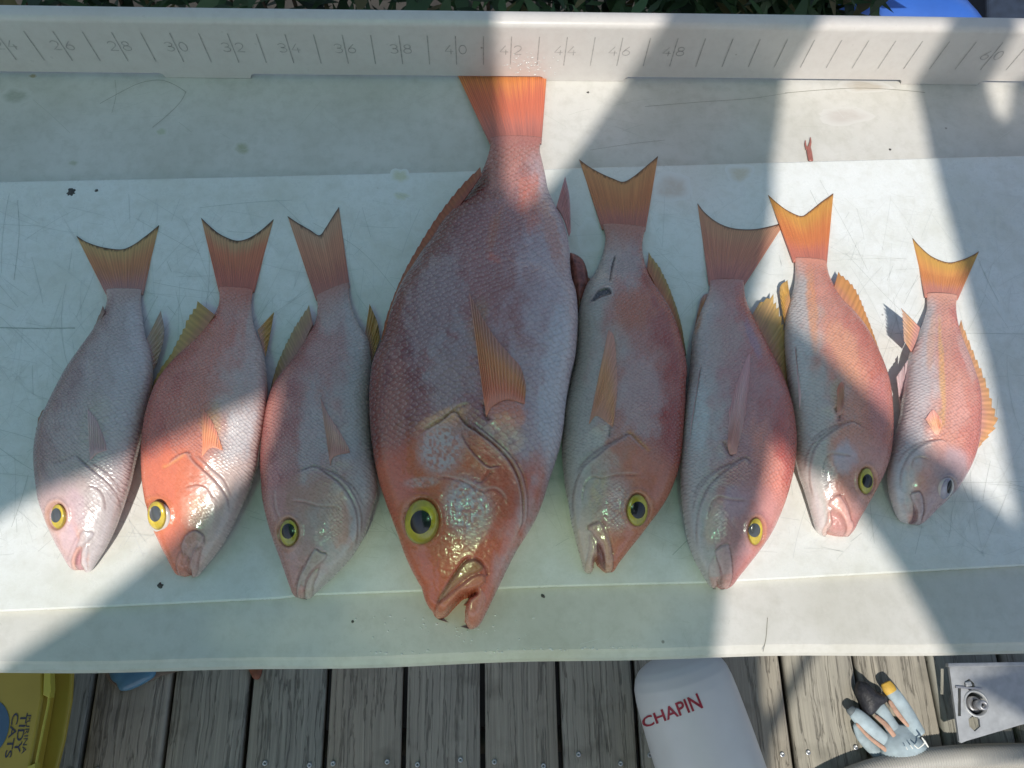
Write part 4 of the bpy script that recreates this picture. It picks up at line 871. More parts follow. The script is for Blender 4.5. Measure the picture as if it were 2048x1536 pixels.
FISH.append(dict(seed=6, label='pink and lilac snapper whose tail touches the tail of its right-hand neighbour', zoom=(1.8724, 1330, 380), dorsal='R',
    L=[(168, 340), (165, 380), (150, 415), (130, 465), (112, 520), (100, 590), (95, 650), (88, 710), (78, 775), (70, 850), (64, 930), (58, 1010), (60, 1100), (66, 1180), (76, 1250), (88, 1315), (107, 1375), (130, 1420), (152, 1458), (166, 1482), (180, 1491)],
    R=[(295, 340), (300, 400), (320, 460), (350, 520), (385, 590), (420, 660), (450, 735), (472, 810), (484, 885), (488, 960), (480, 1040), (462, 1120), (436, 1200), (400, 1280), (358, 1345), (312, 1405), (276, 1450), (254, 1480), (233, 1494)],
    belly=(.62, .61, .63), flank=(.56, .42, .45), back=(.70, .27, .22), head=(.60, .42, .46), head_q=.70, head_s=.5, fat=.48,
    blots=[(400, 1100, 60, 230, -12, (.82, .30, .22), .75), (230, 560, 70, 130, 5, (.56, .40, .36), .6), (330, 560, 14, 90, -20, (.34, .22, .34), .5), (120, 860, 45, 130, 5, (.62, .66, .66), .6), (180, 1250, 30, 80, 10, (.70, .45, .34), .6), (260, 1180, 60, 70, 0, (.52, .38, .48), .6), (120, 500, 14, 50, 12, (.60, .28, .14), .7)],
    gill=[(300, 1010), (220, 1060), (150, 1110), (110, 1200), (100, 1300)],
    lines=[('flap', [(340, 1050), (300, 1005), (250, 1035), (200, 1075), (160, 1120), (130, 1190), (118, 1270), (122, 1350)], -1, 1.4, 20), ('flap', [(285, 1010), (220, 1040), (160, 1080), (120, 1140), (100, 1220)], -1, .9, 8), ('flap', [(260, 1020), (190, 1050), (130, 1100), (100, 1170)], -1, .6, 7), ('flap', [(310, 1165), (250, 1160), (200, 1150), (170, 1180), (160, 1240)], 1, .8, 12),
           ('groove', [(255, 1440), (252, 1390), (238, 1330)], .9, 2.2, .55), ('groove', [(188, 1352), (205, 1335), (238, 1326)], .9, 2.2, .6), ('groove', [(255, 1000), (235, 970), (215, 940)], 1.6, 4, .75)],
    bumps=[(215, 945, 30, 24, 1.5)], cheek=[(200, 1240, 25, 60, 10, (.70, .58, .54), .5)],
    eye=(342, 1278, 28, 45, 335, 1275, 21), iris=(.66, .56, .04),
    fins=[dict(name='tail_fin', base=[(166, 355), (225, 335), (297, 358)], tip=[(122, 50), (150, 85), (198, 122), (255, 143), (330, 147), (400, 134), (452, 118)], z=(.0078, .0040), rays=20, cols=[(.68, .33, .26), (.66, .34, .20), (.64, .42, .22)], edge=DUSK, edgew=.04, mid=.55, nu=90),
          dict(name='dorsal_fin', base=[(320, 480), (380, 590), (435, 705), (465, 790)], tip=[(355, 420), (408, 385), (440, 470), (462, 560), (470, 700), (478, 780)], z=(.018, .014), rays=16, spiny=True, jag=.16, cols=[(.66, .38, .24), (.72, .52, .22), (.78, .60, .20)], fold=.002, smooth=False),
          dict(name='anal_fin', base=[(150, 440), (125, 500), (105, 590)], tip=[(175, 385), (135, 410), (100, 570)], z=(.014, .010), rays=8, cols=[(.62, .34, .22), (.60, .32, .14), (.62, .42, .34)]),
          dict(name='pelvic_fin', base=[(92, 940), (100, 860)], tip=[(135, 655), (128, 690)], drape=True, rays=2, cols=[(.70, .64, .62), (.74, .68, .66), (.74, .68, .66)], nu=14, lift=.0012),
          dict(name='pectoral_fin', base=[(235, 960), (245, 990), (268, 985)], tip=[(240, 830), (270, 725), (316, 612), (316, 700), (300, 850)], drape=True, rays=11, cols=[(.56, .30, .22), (.60, .44, .40), (.62, .46, .42)], lift=.0009, nu=50, nv=40)],
    plates=[([(188, 1350), (205, 1333), (238, 1326), (252, 1390), (252, 1450), (235, 1492), (216, 1478), (212, 1430), (196, 1385)], 0.9, 4, (0.6, 0.42, 0.42), 0.6, 0.5), ([(188, 1370), (205, 1420), (204, 1465), (182, 1490), (166, 1465), (165, 1410)], 0.7, 5, (0.62, 0.46, 0.44), 0.6, 0.3), ([(215, 1440), (250, 1440), (235, 1492), (218, 1482)], 0.2, 3, (0.66, 0.3, 0.26), 0.6, 0.1), ([(166, 1450), (204, 1450), (198, 1482), (180, 1490)], 0.2, 3, (0.66, 0.3, 0.26), 0.5, 0.1)],
    gap=[(188, 1492), (198, 1480), (206, 1462), (213, 1480), (226, 1495), (224, 1510), (186, 1510)]))
FISH.append(dict(seed=7, label='orange pink snapper with its mouth gaping open, second from the right', zoom=(2.1333, 1500, 370), dorsal='R',
    L=[(190, 312), (194, 370), (190, 425), (176, 480), (162, 540), (153, 600), (153, 680), (161, 770), (171, 865), (182, 960), (190, 1060), (197, 1150), (212, 1225), (235, 1295), (255, 1365), (272, 1430), (284, 1470), (298, 1490), (315, 1498)],
    R=[(325, 325), (335, 380), (355, 430), (390, 490), (440, 545), (490, 612), (530, 690), (562, 765), (587, 845), (599, 930), (603, 1020), (600, 1100), (588, 1175), (563, 1245), (533, 1305), (498, 1370), (464, 1428), (444, 1470), (420, 1500)],
    belly=(.66, .66, .66), flank=(.76, .50, .40), back=(.72, .34, .25), head=(.60, .44, .46), head_q=.70, head_s=.5, fat=.48,
    blots=[(265, 500, 22, 190, -3, (.84, .34, .14), .65), (400, 700, 60, 150, -25, (.84, .40, .22), .5), (550, 950, 50, 150, 0, (.60, .24, .22), .6), (500, 1330, 60, 110, 25, (.78, .32, .22), .75), (400, 1160, 55, 80, 0, (.56, .52, .60), .7), (370, 900, 26, 70, 0, (.55, .38, .22), .5), (220, 750, 45, 200, -3, (.66, .64, .62), .55), (290, 1400, 30, 80, -5, (.74, .62, .60), .6)],
    gill=[(440, 1010), (350, 1050), (280, 1100), (240, 1180), (250, 1290)],
    lines=[('flap', [(500, 1050), (440, 1010), (380, 1035), (320, 1075), (280, 1120), (258, 1190), (255, 1270), (275, 1350)], -1, 1.4, 20), ('flap', [(420, 1010), (350, 1040), (280, 1090), (245, 1150), (230, 1230)], -1, .9, 8), ('flap', [(380, 1020), (310, 1050), (255, 1100)], -1, .6, 7), ('flap', [(440, 1160), (390, 1150), (340, 1150), (315, 1190), (310, 1250)], 1, .8, 12),
           ('groove', [(342, 1345), (365, 1325), (400, 1318)], .9, 2.2, .6), ('groove', [(435, 1440), (425, 1380), (400, 1320)], .8, 2.2, .5), ('groove', [(380, 1010), (385, 980), (360, 945)], 1.6, 4, .75)],
    bumps=[(335, 945, 32, 24, 1.6)], cheek=[(330, 1240, 30, 60, 0, (.72, .62, .60), .4)],
    eye=(500, 1262, 34, 50, 503, 1263, 24), iris=(.60, .56, .06),
    fins=[dict(name='tail_fin', base=[(188, 328), (255, 315), (328, 340)], tip=[(78, 42), (115, 75), (160, 108), (218, 132), (255, 112), (305, 72), (356, 35)], z=(.0090, .0060), rays=20, cols=[(.80, .32, .20), (.84, .34, .12), (.84, .50, .12)], edge=(.25, .07, .05), edgew=.045, mid=.45, nu=80),
          dict(name='dorsal_fin', base=[(358, 440), (440, 550), (500, 640), (550, 745), (590, 860)], tip=[(378, 370), (450, 440), (505, 570), (548, 690), (594, 830)], z=(.018, .012), rays=20, spiny=True, jag=.14, cols=[(.82, .42, .22), (.86, .48, .16), (.84, .46, .14)], fold=.001),
          dict(name='anal_fin', base=[(172, 490), (160, 540), (152, 590)], tip=[(160, 405), (128, 440), (140, 560)], z=(.015, .012), rays=8, cols=[(.78, .50, .22), (.80, .55, .14), (.80, .58, .18)]),
          dict(name='pelvic_fin', base=[(212, 960), (220, 900)], tip=[(195, 690), (195, 720)], drape=True, rays=2, cols=[(.72, .68, .66), (.74, .70, .68), (.76, .72, .70)], nu=14, lift=.0012),
          dict(name='pectoral_fin', base=[(372, 985), (392, 975), (400, 940)], tip=[(372, 870), (388, 840), (402, 850)], drape=True, rays=8, cols=[(.54, .34, .26), (.56, .40, .24), (.58, .42, .28)], lift=.0008)],
    plates=[([(349.8, 1330.8), (379.0, 1321.6), (395.7, 1343.3), (416.5, 1380.8), (433.2, 1426.6), (442.3, 1453.7), (420.7, 1496.6), (406.1, 1495.4), (411.5, 1460.0), (399.8, 1422.5), (383.2, 1399.6), (354.0, 1378.7), (335.2, 1362.1)], 0.9, 4, (0.76, 0.44, 0.38), 0.6, 0.45), ([(349.0, 1382.9), (362.3, 1394.1), (384.0, 1406.6), (400.7, 1430.8), (409.0, 1460.0), (404.8, 1492.5), (379.0, 1489.1), (358.2, 1474.6), (349.0, 1460.0), (349.8, 1430.8), (344.8, 1401.6)], -3.0, 5, (0.52, 0.26, 0.24), 0.8, 0.4), ([(335.2, 1376.6), (345.7, 1410.0), (349.0, 1439.1), (341.5, 1466.2), (331.1, 1491.2), (314.4, 1497.5), (308.2, 1476.6), (324.8, 1439.1), (331.1, 1405.8)], 0.7, 5, (0.76, 0.42, 0.34), 0.5, 0.3)],
    gap=[(322.7, 1497.5), (334.0, 1489.1), (342.3, 1471.6), (350.7, 1465.0), (360.2, 1478.7), (381.1, 1491.6), (404.0, 1497.5), (408.2, 1514.1), (316.5, 1514.1)]))
FISH.append(dict(seed=8, label='smallest snapper, pale pink with a grey eye, at the right end of the row', zoom=(2.4383, 1740, 450), dorsal='R',
    L=[(276, 335), (280, 400), (265, 460), (242, 520), (214, 580), (193, 640), (180, 720), (167, 820), (155, 915), (133, 1000), (112, 1080), (97, 1160), (92, 1230), (99, 1300), (113, 1355), (133, 1412), (152, 1444), (178, 1456)],
    R=[(425, 345), (418, 400), (425, 480), (446, 560), (476, 640), (502, 720), (524, 800), (532, 880), (531, 960), (525, 1040), (510, 1110), (486, 1175), (455, 1235), (418, 1293), (370, 1345), (322, 1390), (284, 1430), (262, 1450), (240, 1464)],
    belly=(.76, .74, .78), flank=(.82, .58, .48), back=(.80, .44, .38), head=(.54, .47, .53), head_q=.70, head_s=.9, fat=.50,
    blots=[(350, 700, 14, 260, -3, (.86, .48, .16), .6), (300, 560, 20, 160, 5, (.84, .45, .28), .5), (430, 900, 50, 130, 0, (.80, .40, .34), .6), (390, 1330, 60, 60, 30, (.66, .32, .28), .6), (340, 960, 30, 60, 0, (.85, .48, .18), .5), (140, 1250, 40, 130, 0, (.58, .58, .64), .6), (470, 640, 25, 120, -20, (.82, .56, .50), .5), (420, 1130, 50, 40, 0, (.74, .42, .42), .5)],
    gill=[(380, 1050), (260, 1070), (180, 1120), (140, 1220), (140, 1300)],
    lines=[('flap', [(390, 1062), (340, 1045), (270, 1065), (215, 1100), (175, 1150), (150, 1220), (150, 1300)], -1, 1.3, 20), ('flap', [(320, 1045), (240, 1065), (170, 1110), (130, 1170)], -1, .7, 8), ('flap', [(290, 1145), (245, 1130), (210, 1145), (195, 1190)], 1, .6, 12),
           ('groove', [(195, 1312), (215, 1300), (245, 1300), (262, 1350), (265, 1400), (245, 1450)], .9, 2.2, .6), ('groove', [(335, 1020), (325, 990), (300, 965)], 1.2, 3, .4), ('groove', [(160, 690), (172, 640), (188, 600)], .5, 3, .3)],
    bumps=[(300, 985, 36, 28, 1.4)], cheek=[],
    eye=(384, 1281, 31, 42, 392, 1276, 26), iris=(.46, .47, .46), eyestyle='white', pupx=.7, globe=(374, 1285, 44), eyeh=.004, eyetint=(.5, .4, .42),
    fins=[dict(name='tail_fin', base=[(274, 352), (345, 335), (428, 365)], tip=[(208, 64), (250, 110), (305, 155), (380, 182), (440, 172), (490, 152), (532, 128)], z=(.0085, .0030), rays=20, cols=[(.84, .44, .30), (.86, .42, .15), (.84, .54, .13)], edge=(.20, .06, .05), edgew=.05, mid=.4, nu=80),
          dict(name='dorsal_fin', base=[(430, 520), (475, 650), (522, 800), (532, 900), (528, 1020), (512, 1100)], tip=[(445, 462), (500, 600), (560, 740), (600, 860), (622, 975), (515, 1105)], z=(.016, .010), rays=14, spiny=True, jag=.22, cols=[(.84, .48, .36), (.88, .54, .26), (.90, .58, .22)], fold=.002, nu=110),
          dict(name='anal_fin', base=[(245, 500), (228, 560), (205, 615)], tip=[(152, 405), (160, 500), (165, 560)], z=(.020, .034), rays=8, spiny=True, jag=.15, cols=[(.82, .48, .38), (.86, .58, .30), (.84, .66, .46)], nu=50),
          dict(name='pelvic_fin', base=[(158, 930), (148, 860)], tip=[(186, 655), (130, 740)], z=(.014, .020), rays=5, cols=[(.74, .62, .58), (.76, .64, .62), (.80, .72, .68)], nu=30),
          dict(name='pectoral_fin', base=[(315, 1015), (335, 1020), (345, 990)], tip=[(270, 945), (310, 900), (352, 960)], drape=True, rays=8, cols=[(.84, .56, .36), (.84, .58, .30), (.82, .62, .46)], lift=.0009)],
    plates=[([(195.6, 1316.5), (205.2, 1304.6), (243.3, 1299.8), (259.9, 1330.8), (264.7, 1378.4), (257.5, 1426.0), (238.5, 1466.5), (214.7, 1468.9), (229.0, 1435.5), (231.4, 1402.2), (221.8, 1368.9), (205.2, 1345.1)], 0.8, 4, (0.52, 0.4, 0.42), 0.6, 0.6), ([(210.9, 1364.1), (226.6, 1392.7), (229.0, 1426.0), (213.7, 1457.0), (191.8, 1458.4), (205.2, 1430.8), (212.3, 1397.5)], -2.0, 4, (0.2, 0.08, 0.09), 0.9, 0.4)],
    gap=[(179.0, 1463.2), (187.1, 1458.4), (193.7, 1459.4), (205.2, 1467.9), (214.7, 1472.7), (209.9, 1487.9), (176.6, 1487.9)]))
for D in FISH: build_fish(D)

# wound plate of dark flesh on the gashed fish, strip of gut between it and the big fish
def pillow(name, pts_px, z, h, mat, label=None, cat=None, parent=None, colors=None):
    P = resample(pts_px+[pts_px[0]], 40)[:-1]; W_ = unp(P[:, 0], P[:, 1], z); c = W_.mean(0)
    V = [c+(0, 0, h)]; m = len(W_); Fc = []
    for f_, hh in ((.35, h*.95), (.7, h*.7), (.93, h*.3), (1., 0), (1., -(min(h, z*.98) if z > 0 else h*.9))):
        V += list(c+(W_-c)*(f_, f_, 0)+(0, 0, hh))
    area = sum(P[i, 0]*P[(i+1) % m, 1]-P[(i+1) % m, 0]*P[i, 1] for i in range(m))
    Fc = [(0, 1+q, 1+(q+1) % m) for q in range(m)]
    for r_ in range(4): Fc += [(1+r_*m+q, 1+(r_+1)*m+q, 1+(r_+1)*m+(q+1) % m, 1+r_*m+(q+1) % m) for q in range(m)]
    if area > 0: Fc = [tuple(reversed(f)) for f in Fc]
    o = mk(name, V, Fc, mat, parent)
    if label: tag(o, label, cat)
    return o
M_gut = simple('gut', (.24, .08, .065), .25, noise=.45, nscale=260, bump=.002)
M_wound = simple('wound_flesh', (.075, .055, .06), .3, noise=.5, nscale=500, bump=.001)
pillow('dried_gut', [(1138, 505), (1150, 508), (1166, 520), (1175, 545), (1176, 575), (1168, 600), (1158, 620), (1150, 590), (1143, 560)], BZ+.008, .006, M_gut, 'strip of brown gut lying between the big fish and the gashed one', 'fish gut')
M_shr = simple('shrimp_shell', (.42, .15, .11), .35, noise=.35, nscale=300)
sh = root('fish_scrap', unp(np.array(1618.), np.array(300.), .002)); tag(sh, 'forked reddish brown scrap on the table above the board at the right', 'scrap')
for pts in ([(1622, 323, 6), (1619, 305, 6.5), (1617, 292, 5)], [(1618, 296, 4), (1621, 284, 2.6), (1621, 274, .8)], [(1614, 300, 3), (1611, 289, 2.2), (1611, 280, .8)]):
    P = unp(np.array([p[0] for p in pts]), np.array([p[1] for p in pts]), .0016)
    sweep('scrap_piece', P, np.array([p[2] for p in pts])*.0004, M_flesh, sh, (.36, .13, .10), flat=.45)

def droplets(name, parent, pts_r, seed, mat):
    r = random.Random(seed); V = []; Fc = []
    for P, nrm, rad in pts_r:
        nrm = np.array(nrm, float); a_ = np.array((1., 0, 0)); b_ = np.cross(nrm, a_); b_ = b_ if nrm[2] > .5 else -b_; b0 = len(V); sg = 8; st_ = r.uniform(.7, 1.6)
        for (k_, h_) in ((1., 0.), (.8, .35), (.45, .55)):
            for j in range(sg): th = j/sg*2*math.pi; V.append(P+rad*k_*(math.cos(th)*a_*st_+math.sin(th)*b_)+nrm*rad*h_)
        V.append(P+nrm*rad*.62)
        for q in range(2):
            for j in range(sg): Fc.append((b0+q*sg+j, b0+q*sg+(j+1) % sg, b0+(q+1)*sg+(j+1) % sg, b0+(q+1)*sg+j))
        for j in range(sg): Fc.append((b0+2*sg+j, b0+2*sg+(j+1) % sg, b0+3*sg))
    o = mk(name, V, Fc, mat, parent); o['kind'] = 'stuff'; return o
m, t, b = new_mat('water'); b.inputs['Base Color'].default_value = (.70, .70, .67, 1); b.inputs['Roughness'].default_value = .04; b.inputs['Coat Weight'].default_value = 1.
dr_ = []
rw_ = random.Random(9)
for _ in range(70):
    x_ = rw_.uniform(700, 1300); dr_.append((unp(np.array(x_), np.array(1321-.019*x_+rw_.uniform(-4, 3)), 0.), (0, 0, 1), rw_.uniform(.0003, .0009)))
for _ in range(70):
    x_, y_ = rw_.gauss(900, 90), rw_.gauss(1255, 22)
    if 1215 < y_ < 1300: dr_.append((unp(np.array(x_), np.array(y_), 0.), (0, 0, 1), rw_.uniform(.0002, .0008)))
for _ in range(60):
    x_, y_ = rw_.gauss(1055, 24), rw_.gauss(133, 13)
    if 100 < y_ < 152: dr_.append((unpy(np.array(x_), np.array(y_), Yw-.0001), (0, -1, 0), rw_.uniform(.0004, .0010)))
droplets('water_droplets', tab, dr_, 4, m)
# ------------------------------------------------------------------ deck below
DZ = -TZ
def up(x, y, z): return unp(np.array(float(x)), np.array(float(y)), z)
xa = float(up(335, 1440, DZ)[0]); xb = float(up(1880, 1440, DZ)[0]); pitch = (xb-xa)/10
m, t, b = new_mat('weathered_deck')
g = N(t, 'ShaderNodeNewGeometry'); oi = N(t, 'ShaderNodeObjectInfo')
offs = N(t, 'ShaderNodeVectorMath', operation='ADD'); t.links.new(g.outputs['Position'], offs.inputs[0])
cmb = N(t, 'ShaderNodeCombineXYZ'); t.links.new(math_(t, 'MULTIPLY', oi.outputs['Random'], 37.), cmb.inputs[0]); t.links.new(math_(t, 'MULTIPLY', oi.outputs['Random'], 11.), cmb.inputs[1]); t.links.new(cmb.outputs[0], offs.inputs[1])
mpn = N(t, 'ShaderNodeMapping'); mpn.inputs['Scale'].default_value = (130, 2.6, 10); t.links.new(offs.outputs[0], mpn.inputs[0])
warp = N(t, 'ShaderNodeTexNoise', Scale=6., Detail=3.); t.links.new(offs.outputs[0], warp.inputs[0])
wsc = N(t, 'ShaderNodeVectorMath', operation='SCALE'); wsc.inputs['Scale'].default_value = .35; t.links.new(warp.outputs['Color'], wsc.inputs[0])
wad = N(t, 'ShaderNodeVectorMath', operation='ADD'); t.links.new(mpn.outputs[0], wad.inputs[0]); t.links.new(wsc.outputs[0], wad.inputs[1])
gr = N(t, 'ShaderNodeTexNoise', Scale=1.6, Detail=9., Roughness=.68); t.links.new(wad.outputs[0], gr.inputs[0])
mp2 = N(t, 'ShaderNodeMapping'); mp2.inputs['Scale'].default_value = (26, .9, 5); t.links.new(offs.outputs[0], mp2.inputs[0])
w2 = N(t, 'ShaderNodeVectorMath', operation='ADD'); t.links.new(mp2.outputs[0], w2.inputs[0]); t.links.new(wsc.outputs[0], w2.inputs[1])
cr = N(t, 'ShaderNodeTexNoise', Scale=2.2, Detail=5., Roughness=.6); t.links.new(w2.outputs[0], cr.inputs[0])
c0 = ramp(t, gr.outputs[0], [(.22, (.24, .225, .195)), (.42, (.34, .32, .28)), (.6, (.42, .395, .34)), (.85, (.56, .53, .46))])
# long dark splits: thin band of the second noise
band = math_(t, 'ABSOLUTE', math_(t, 'SUBTRACT', cr.outputs[0], .5))
spl = ramp(t, band, [(.0, (1, 1, 1)), (.006, (.8, .8, .8)), (.018, (0, 0, 0))])
c = mixc(t, math_(t, 'MULTIPLY', spl.outputs[0], .38), c0.outputs[0], (.05, .042, .035))
blotch = N(t, 'ShaderNodeTexNoise', Scale=14., Detail=4.); t.links.new(offs.outputs[0], blotch.inputs[0])
bl = ramp(t, blotch.outputs[0], [(.55, (0, 0, 0)), (.75, (1, 1, 1))])
c = mixc(t, math_(t, 'MULTIPLY', bl.outputs[0], .45), c, (.10, .10, .085))
tint = ramp(t, oi.outputs['Random'], [(0, (.74, .80, .78)), (.5, (1, .98, .93)), (1, (.95, .88, .78))])
c = mixc(t, 1., c, tint.outputs[0], 'MULTIPLY')
t.links.new(c, b.inputs['Base Color']); b.inputs['Roughness'].default_value = .85; b.inputs['Specular IOR Level'].default_value = .2
hh = math_(t, 'SUBTRACT', gr.outputs[0], math_(t, 'MULTIPLY', spl.outputs[0], .8))
bm = N(t, 'ShaderNodeBump', Strength=.8, Distance=.0025); t.links.new(hh, bm.inputs['Height']); t.links.new(bm.outputs[0], b.inputs['Normal'])
M_deck = m
M_screw = simple('screw_zinc', (.55, .56, .57), .35, metal=.9)
deck = root('deck', (0, -.3, 0)); deck['kind'] = 'structure'; deck['label'] = 'weathered grey wooden dock boards under the table'
YA, YB = -1.3, 1.15
rr_ = random.Random(5)
for i in range(-5, 18):
    x0 = xa+i*pitch; gp = .0035+rr_.random()*.002; x1 = x0+pitch
    ny = 60; ys = np.linspace(YA, YB, ny); prof_n = 8; V = []
    wl = np.array([rr_.gauss(0, .0006) for _ in range(ny)]); wl = np.convolve(wl, np.ones(5)/5, 'same'); wr = np.roll(wl[::-1], 3)
    cup = rr_.uniform(-.0015, .002); dz = rr_.uniform(-.002, 0)
    for k_, y in enumerate(ys):
        xl, xr = x0+gp+wl[k_], x1-gp+wr[k_]
        V += [(xl, y, -.036), (xl, y, dz-.004), (xl+.0035, y, dz-.0005), (xl*.66+xr*.34, y, dz+cup*.8), (xl*.34+xr*.66, y, dz+cup*.8), (xr-.0035, y, dz-.0005), (xr, y, dz-.004), (xr, y, -.036)]
    Fc = []
    for a_ in range(ny-1):
        for j in range(8):
            p_ = a_*8+j; q_ = a_*8+(j+1) % 8; Fc.append((p_, q_, q_+8, p_+8))
    Fc.append(tuple(range(8))); Fc.append(tuple(range((ny-1)*8+7, (ny-1)*8-1, -1)))
    bo = mk('deck_board', V, Fc, M_deck, deck)
    for sx, sy in ((.2, 0), (.8, 0)):
        X = x0+pitch*sx+rr_.uniform(-.012, .012); Y = float(up(800, 1525, DZ)[1])+rr_.uniform(-.012, .012)
        V2 = []; seg = 14
        for (r_, z_) in ((.0000, -.0012), (.0017, -.0012), (.0019, .0012), (.0040, .0014), (.0046, .0004), (.0046, -.003)):
            for j in range(seg): V2.append((X+r_*math.cos(j/seg*6.2832), Y+r_*math.sin(j/seg*6.2832), z_+dz+max(cup, 0)*.8+.0006))
        F2 = [(a_*seg+j, (a_+1)*seg+j, (a_+1)*seg+(j+1) % seg, a_*seg+(j+1) % seg) for a_ in range(5) for j in range(seg)]
        sc_ = mk('screw', V2, np.array(F2), M_screw, deck); sub(sc_, bo); sc_.matrix_parent_inverse = Matrix.Translation(-Vector((0, 0, 0)))
M_soil = simple('ground_soil', (.035, .032, .026), .9, noise=.5, nscale=8)
gd = mk('ground', *box(-60, 60, -60, 60, -.75, -.70), M_soil, smooth=False); gd['kind'] = 'structure'
M_joist = simple('joist', (.12, .10, .08), .8, noise=.3)
for y in (-1.2, -.12, .5, 1.1):
    j = mk('joist', *box(xa-5*pitch, xa+18*pitch, y-.019, y+.019, -.20, -.037), M_joist, deck, smooth=False)

# ------------------------------------------------------------------ white sprayer tank lying on the deck, near end up
M_tank = simple('tank_plastic', (.82, .79, .74), .35, noise=.03, nscale=20)
tx0 = up(1352, 1330, DZ+.14); tx1 = up(1455, 1640, DZ+.11)
tk = root('sprayer_tank', ((tx0[0]+tx1[0])/2, (tx0[1]+tx1[1])/2, 0)); tag(tk, 'white round plastic sprayer tank with red lettering on the deck below the table', 'sprayer tank')
axv = (tx1-tx0); Ln = np.linalg.norm(axv); axv /= Ln
sidev = np.cross(axv, (0, 0, 1)); sidev /= np.linalg.norm(sidev); upv = np.cross(sidev, axv)
rad_at = lambda k: np.interp(k, [-.09, -.075, -.05, -.02, .02, .08, .15, .25, .5, 1.0, 1.02, 1.035], [.002, .03, .053, .068, .077, .0835, .0865, .088, .090, .091, .086, .05])
ks = np.r_[np.linspace(-.09, .15, 30), np.linspace(.17, 1.0, 30), np.linspace(1.005, 1.035, 6)]
V = []; seg = 72
for k_ in ks:
    r_ = float(rad_at(k_))
    for j in range(seg):
        a = j/seg*2*math.pi; V.append(tx0+axv*Ln*k_+(sidev*math.cos(a)+upv*math.sin(a))*r_)
Fc = np.array([(a_*seg+j, a_*seg+(j+1) % seg, (a_+1)*seg+(j+1) % seg, (a_+1)*seg+j) for a_ in range(len(ks)-1) for j in range(seg)])
mk('tank_body', V, Fc, M_tank, tk)
def text_mesh(s, size, bold=0.):
    cu = bpy.data.curves.new('t', 'FONT'); cu.body = s; cu.size = size; cu.resolution_u = 3; cu.offset = bold
    ob = bpy.data.objects.new('t', cu); COL.objects.link(ob)
    dg = bpy.context.evaluated_depsgraph_get(); me = bpy.data.meshes.new_from_object(ob.evaluated_get(dg))
    import bmesh
    bm_ = bmesh.new(); bm_.from_mesh(me)
    bmesh.ops.triangulate(bm_, faces=bm_.faces)
    bmesh.ops.subdivide_edges(bm_, edges=[e for e in bm_.edges if e.calc_length() > size*.25], cuts=2); bmesh.ops.triangulate(bm_, faces=bm_.faces)
    V = np.array([v.co[:] for v in bm_.verts]); Fc = [[v.index for v in f.verts] for f in bm_.faces]; bm_.free()
    bpy.data.objects.remove(ob); return V, Fc
M_red = simple('red_print', (.42, .03, .05), .5, noise=.25, nscale=200)
Vt, Ft = text_mesh('CHAPIN', 1., .018)
Vt = Vt-(Vt.min(0)+Vt.max(0))/2; wtx = Vt[:, 0].max()-Vt[:, 0].min()
c_px = np.array([1343., 1424.]); d_px = np.array([116., -46.]); hgt_px = 27.
# wrap: u runs round the tank, v along its axis
def tank_at(px_, py_):
    d = ray(px_, py_); o_ = CP-tx0; w = o_-axv*(o_@axv); dd = d-axv*(d@axv)
    r_ = .0885; A_ = dd@dd; B_ = 2*w@dd; C_ = w@w-r_*r_; disc_ = B_*B_-4*A_*C_
    if disc_ < 0: disc_ = 0
    tt_ = (-B_-math.sqrt(disc_))/(2*A_); P = CP+d*tt_; return P
Vw = []
ex_ = d_px/wtx; n_px = np.array([d_px[1], -d_px[0]]); n_px = n_px/np.linalg.norm(n_px); ht = Vt[:, 1].max()-Vt[:, 1].min()
for v in Vt:
    fx = v[0]/wtx+.5; q_px = c_px+d_px*(v[0]/wtx)+n_px*(v[1]/ht)*hgt_px*(.75+.45*fx)
    P = tank_at(q_px[0], q_px[1]); o_ = P-tx0; k_ = o_@axv; rad = o_-axv*k_; rad /= np.linalg.norm(rad)
    Vw.append(tx0+axv*k_+rad*(float(rad_at(k_/Ln))+.0008))
n_px = None
mk('lettering', Vw, Ft, M_red, tk, smooth=False)

# ------------------------------------------------------------------ yellow litter pail seen from above
M_yel = simple('yellow_plastic', (.42, .31, .045), .4, noise=.08, nscale=15)
M_yelh = simple('yellow_rim', (.50, .44, .06), .35, noise=.05)
pz = DZ+.36
pl = root('litter_pail', up(30, 1440, DZ)); tag(pl, 'yellow plastic cat litter pail with blue print on its lid at the left bottom corner', 'pail')
def slab(name, px_pts, z_top, z_bot, mat, parent, bev=.004, inset=0., bot_px=None):
    P = np.array([up(a_, b_, z_top) for a_, b_ in px_pts]); n_ = len(P)
    V = list(P)+([(p[0]*1., p[1], TZ+z_bot) for p in P] if bot_px is None else [tuple(up(a_, b_, z_bot)) for a_, b_ in bot_px])
    area = sum(P[i][0]*P[(i+1) % n_][1]-P[(i+1) % n_][0]*P[i][1] for i in range(n_))
    top_f = tuple(range(n_)); bot_f = tuple(range(2*n_-1, n_-1, -1)); side_f = [(i, i+n_, (i+1) % n_+n_, (i+1) % n_) for i in range(n_)]
    Fs = [top_f, bot_f]+side_f
    if area < 0: Fs = [tuple(reversed(f)) for f in Fs]
    o = mk(name, V, Fs, mat, parent, smooth=False)
    if bev: bevel(o, bev, 3)
    return o
slab('pail_body', [(-260, 1250), (60, 1250), (88, 1345), (84, 1420), (58, 1560), (50, 1700), (-260, 1700)], pz-.012, DZ+.001, M_yel, pl, .01, bot_px=[(-160, 1270), (60, 1270), (112, 1345), (106, 1420), (84, 1540), (70, 1640), (-160, 1640)])
slab('lid', [(-270, 1240), (100, 1240), (146, 1330), (142, 1400), (128, 1480), (108, 1560), (60, 1720), (-270, 1720)], pz-.006-.03, pz-.045, M_yel, pl, .004)
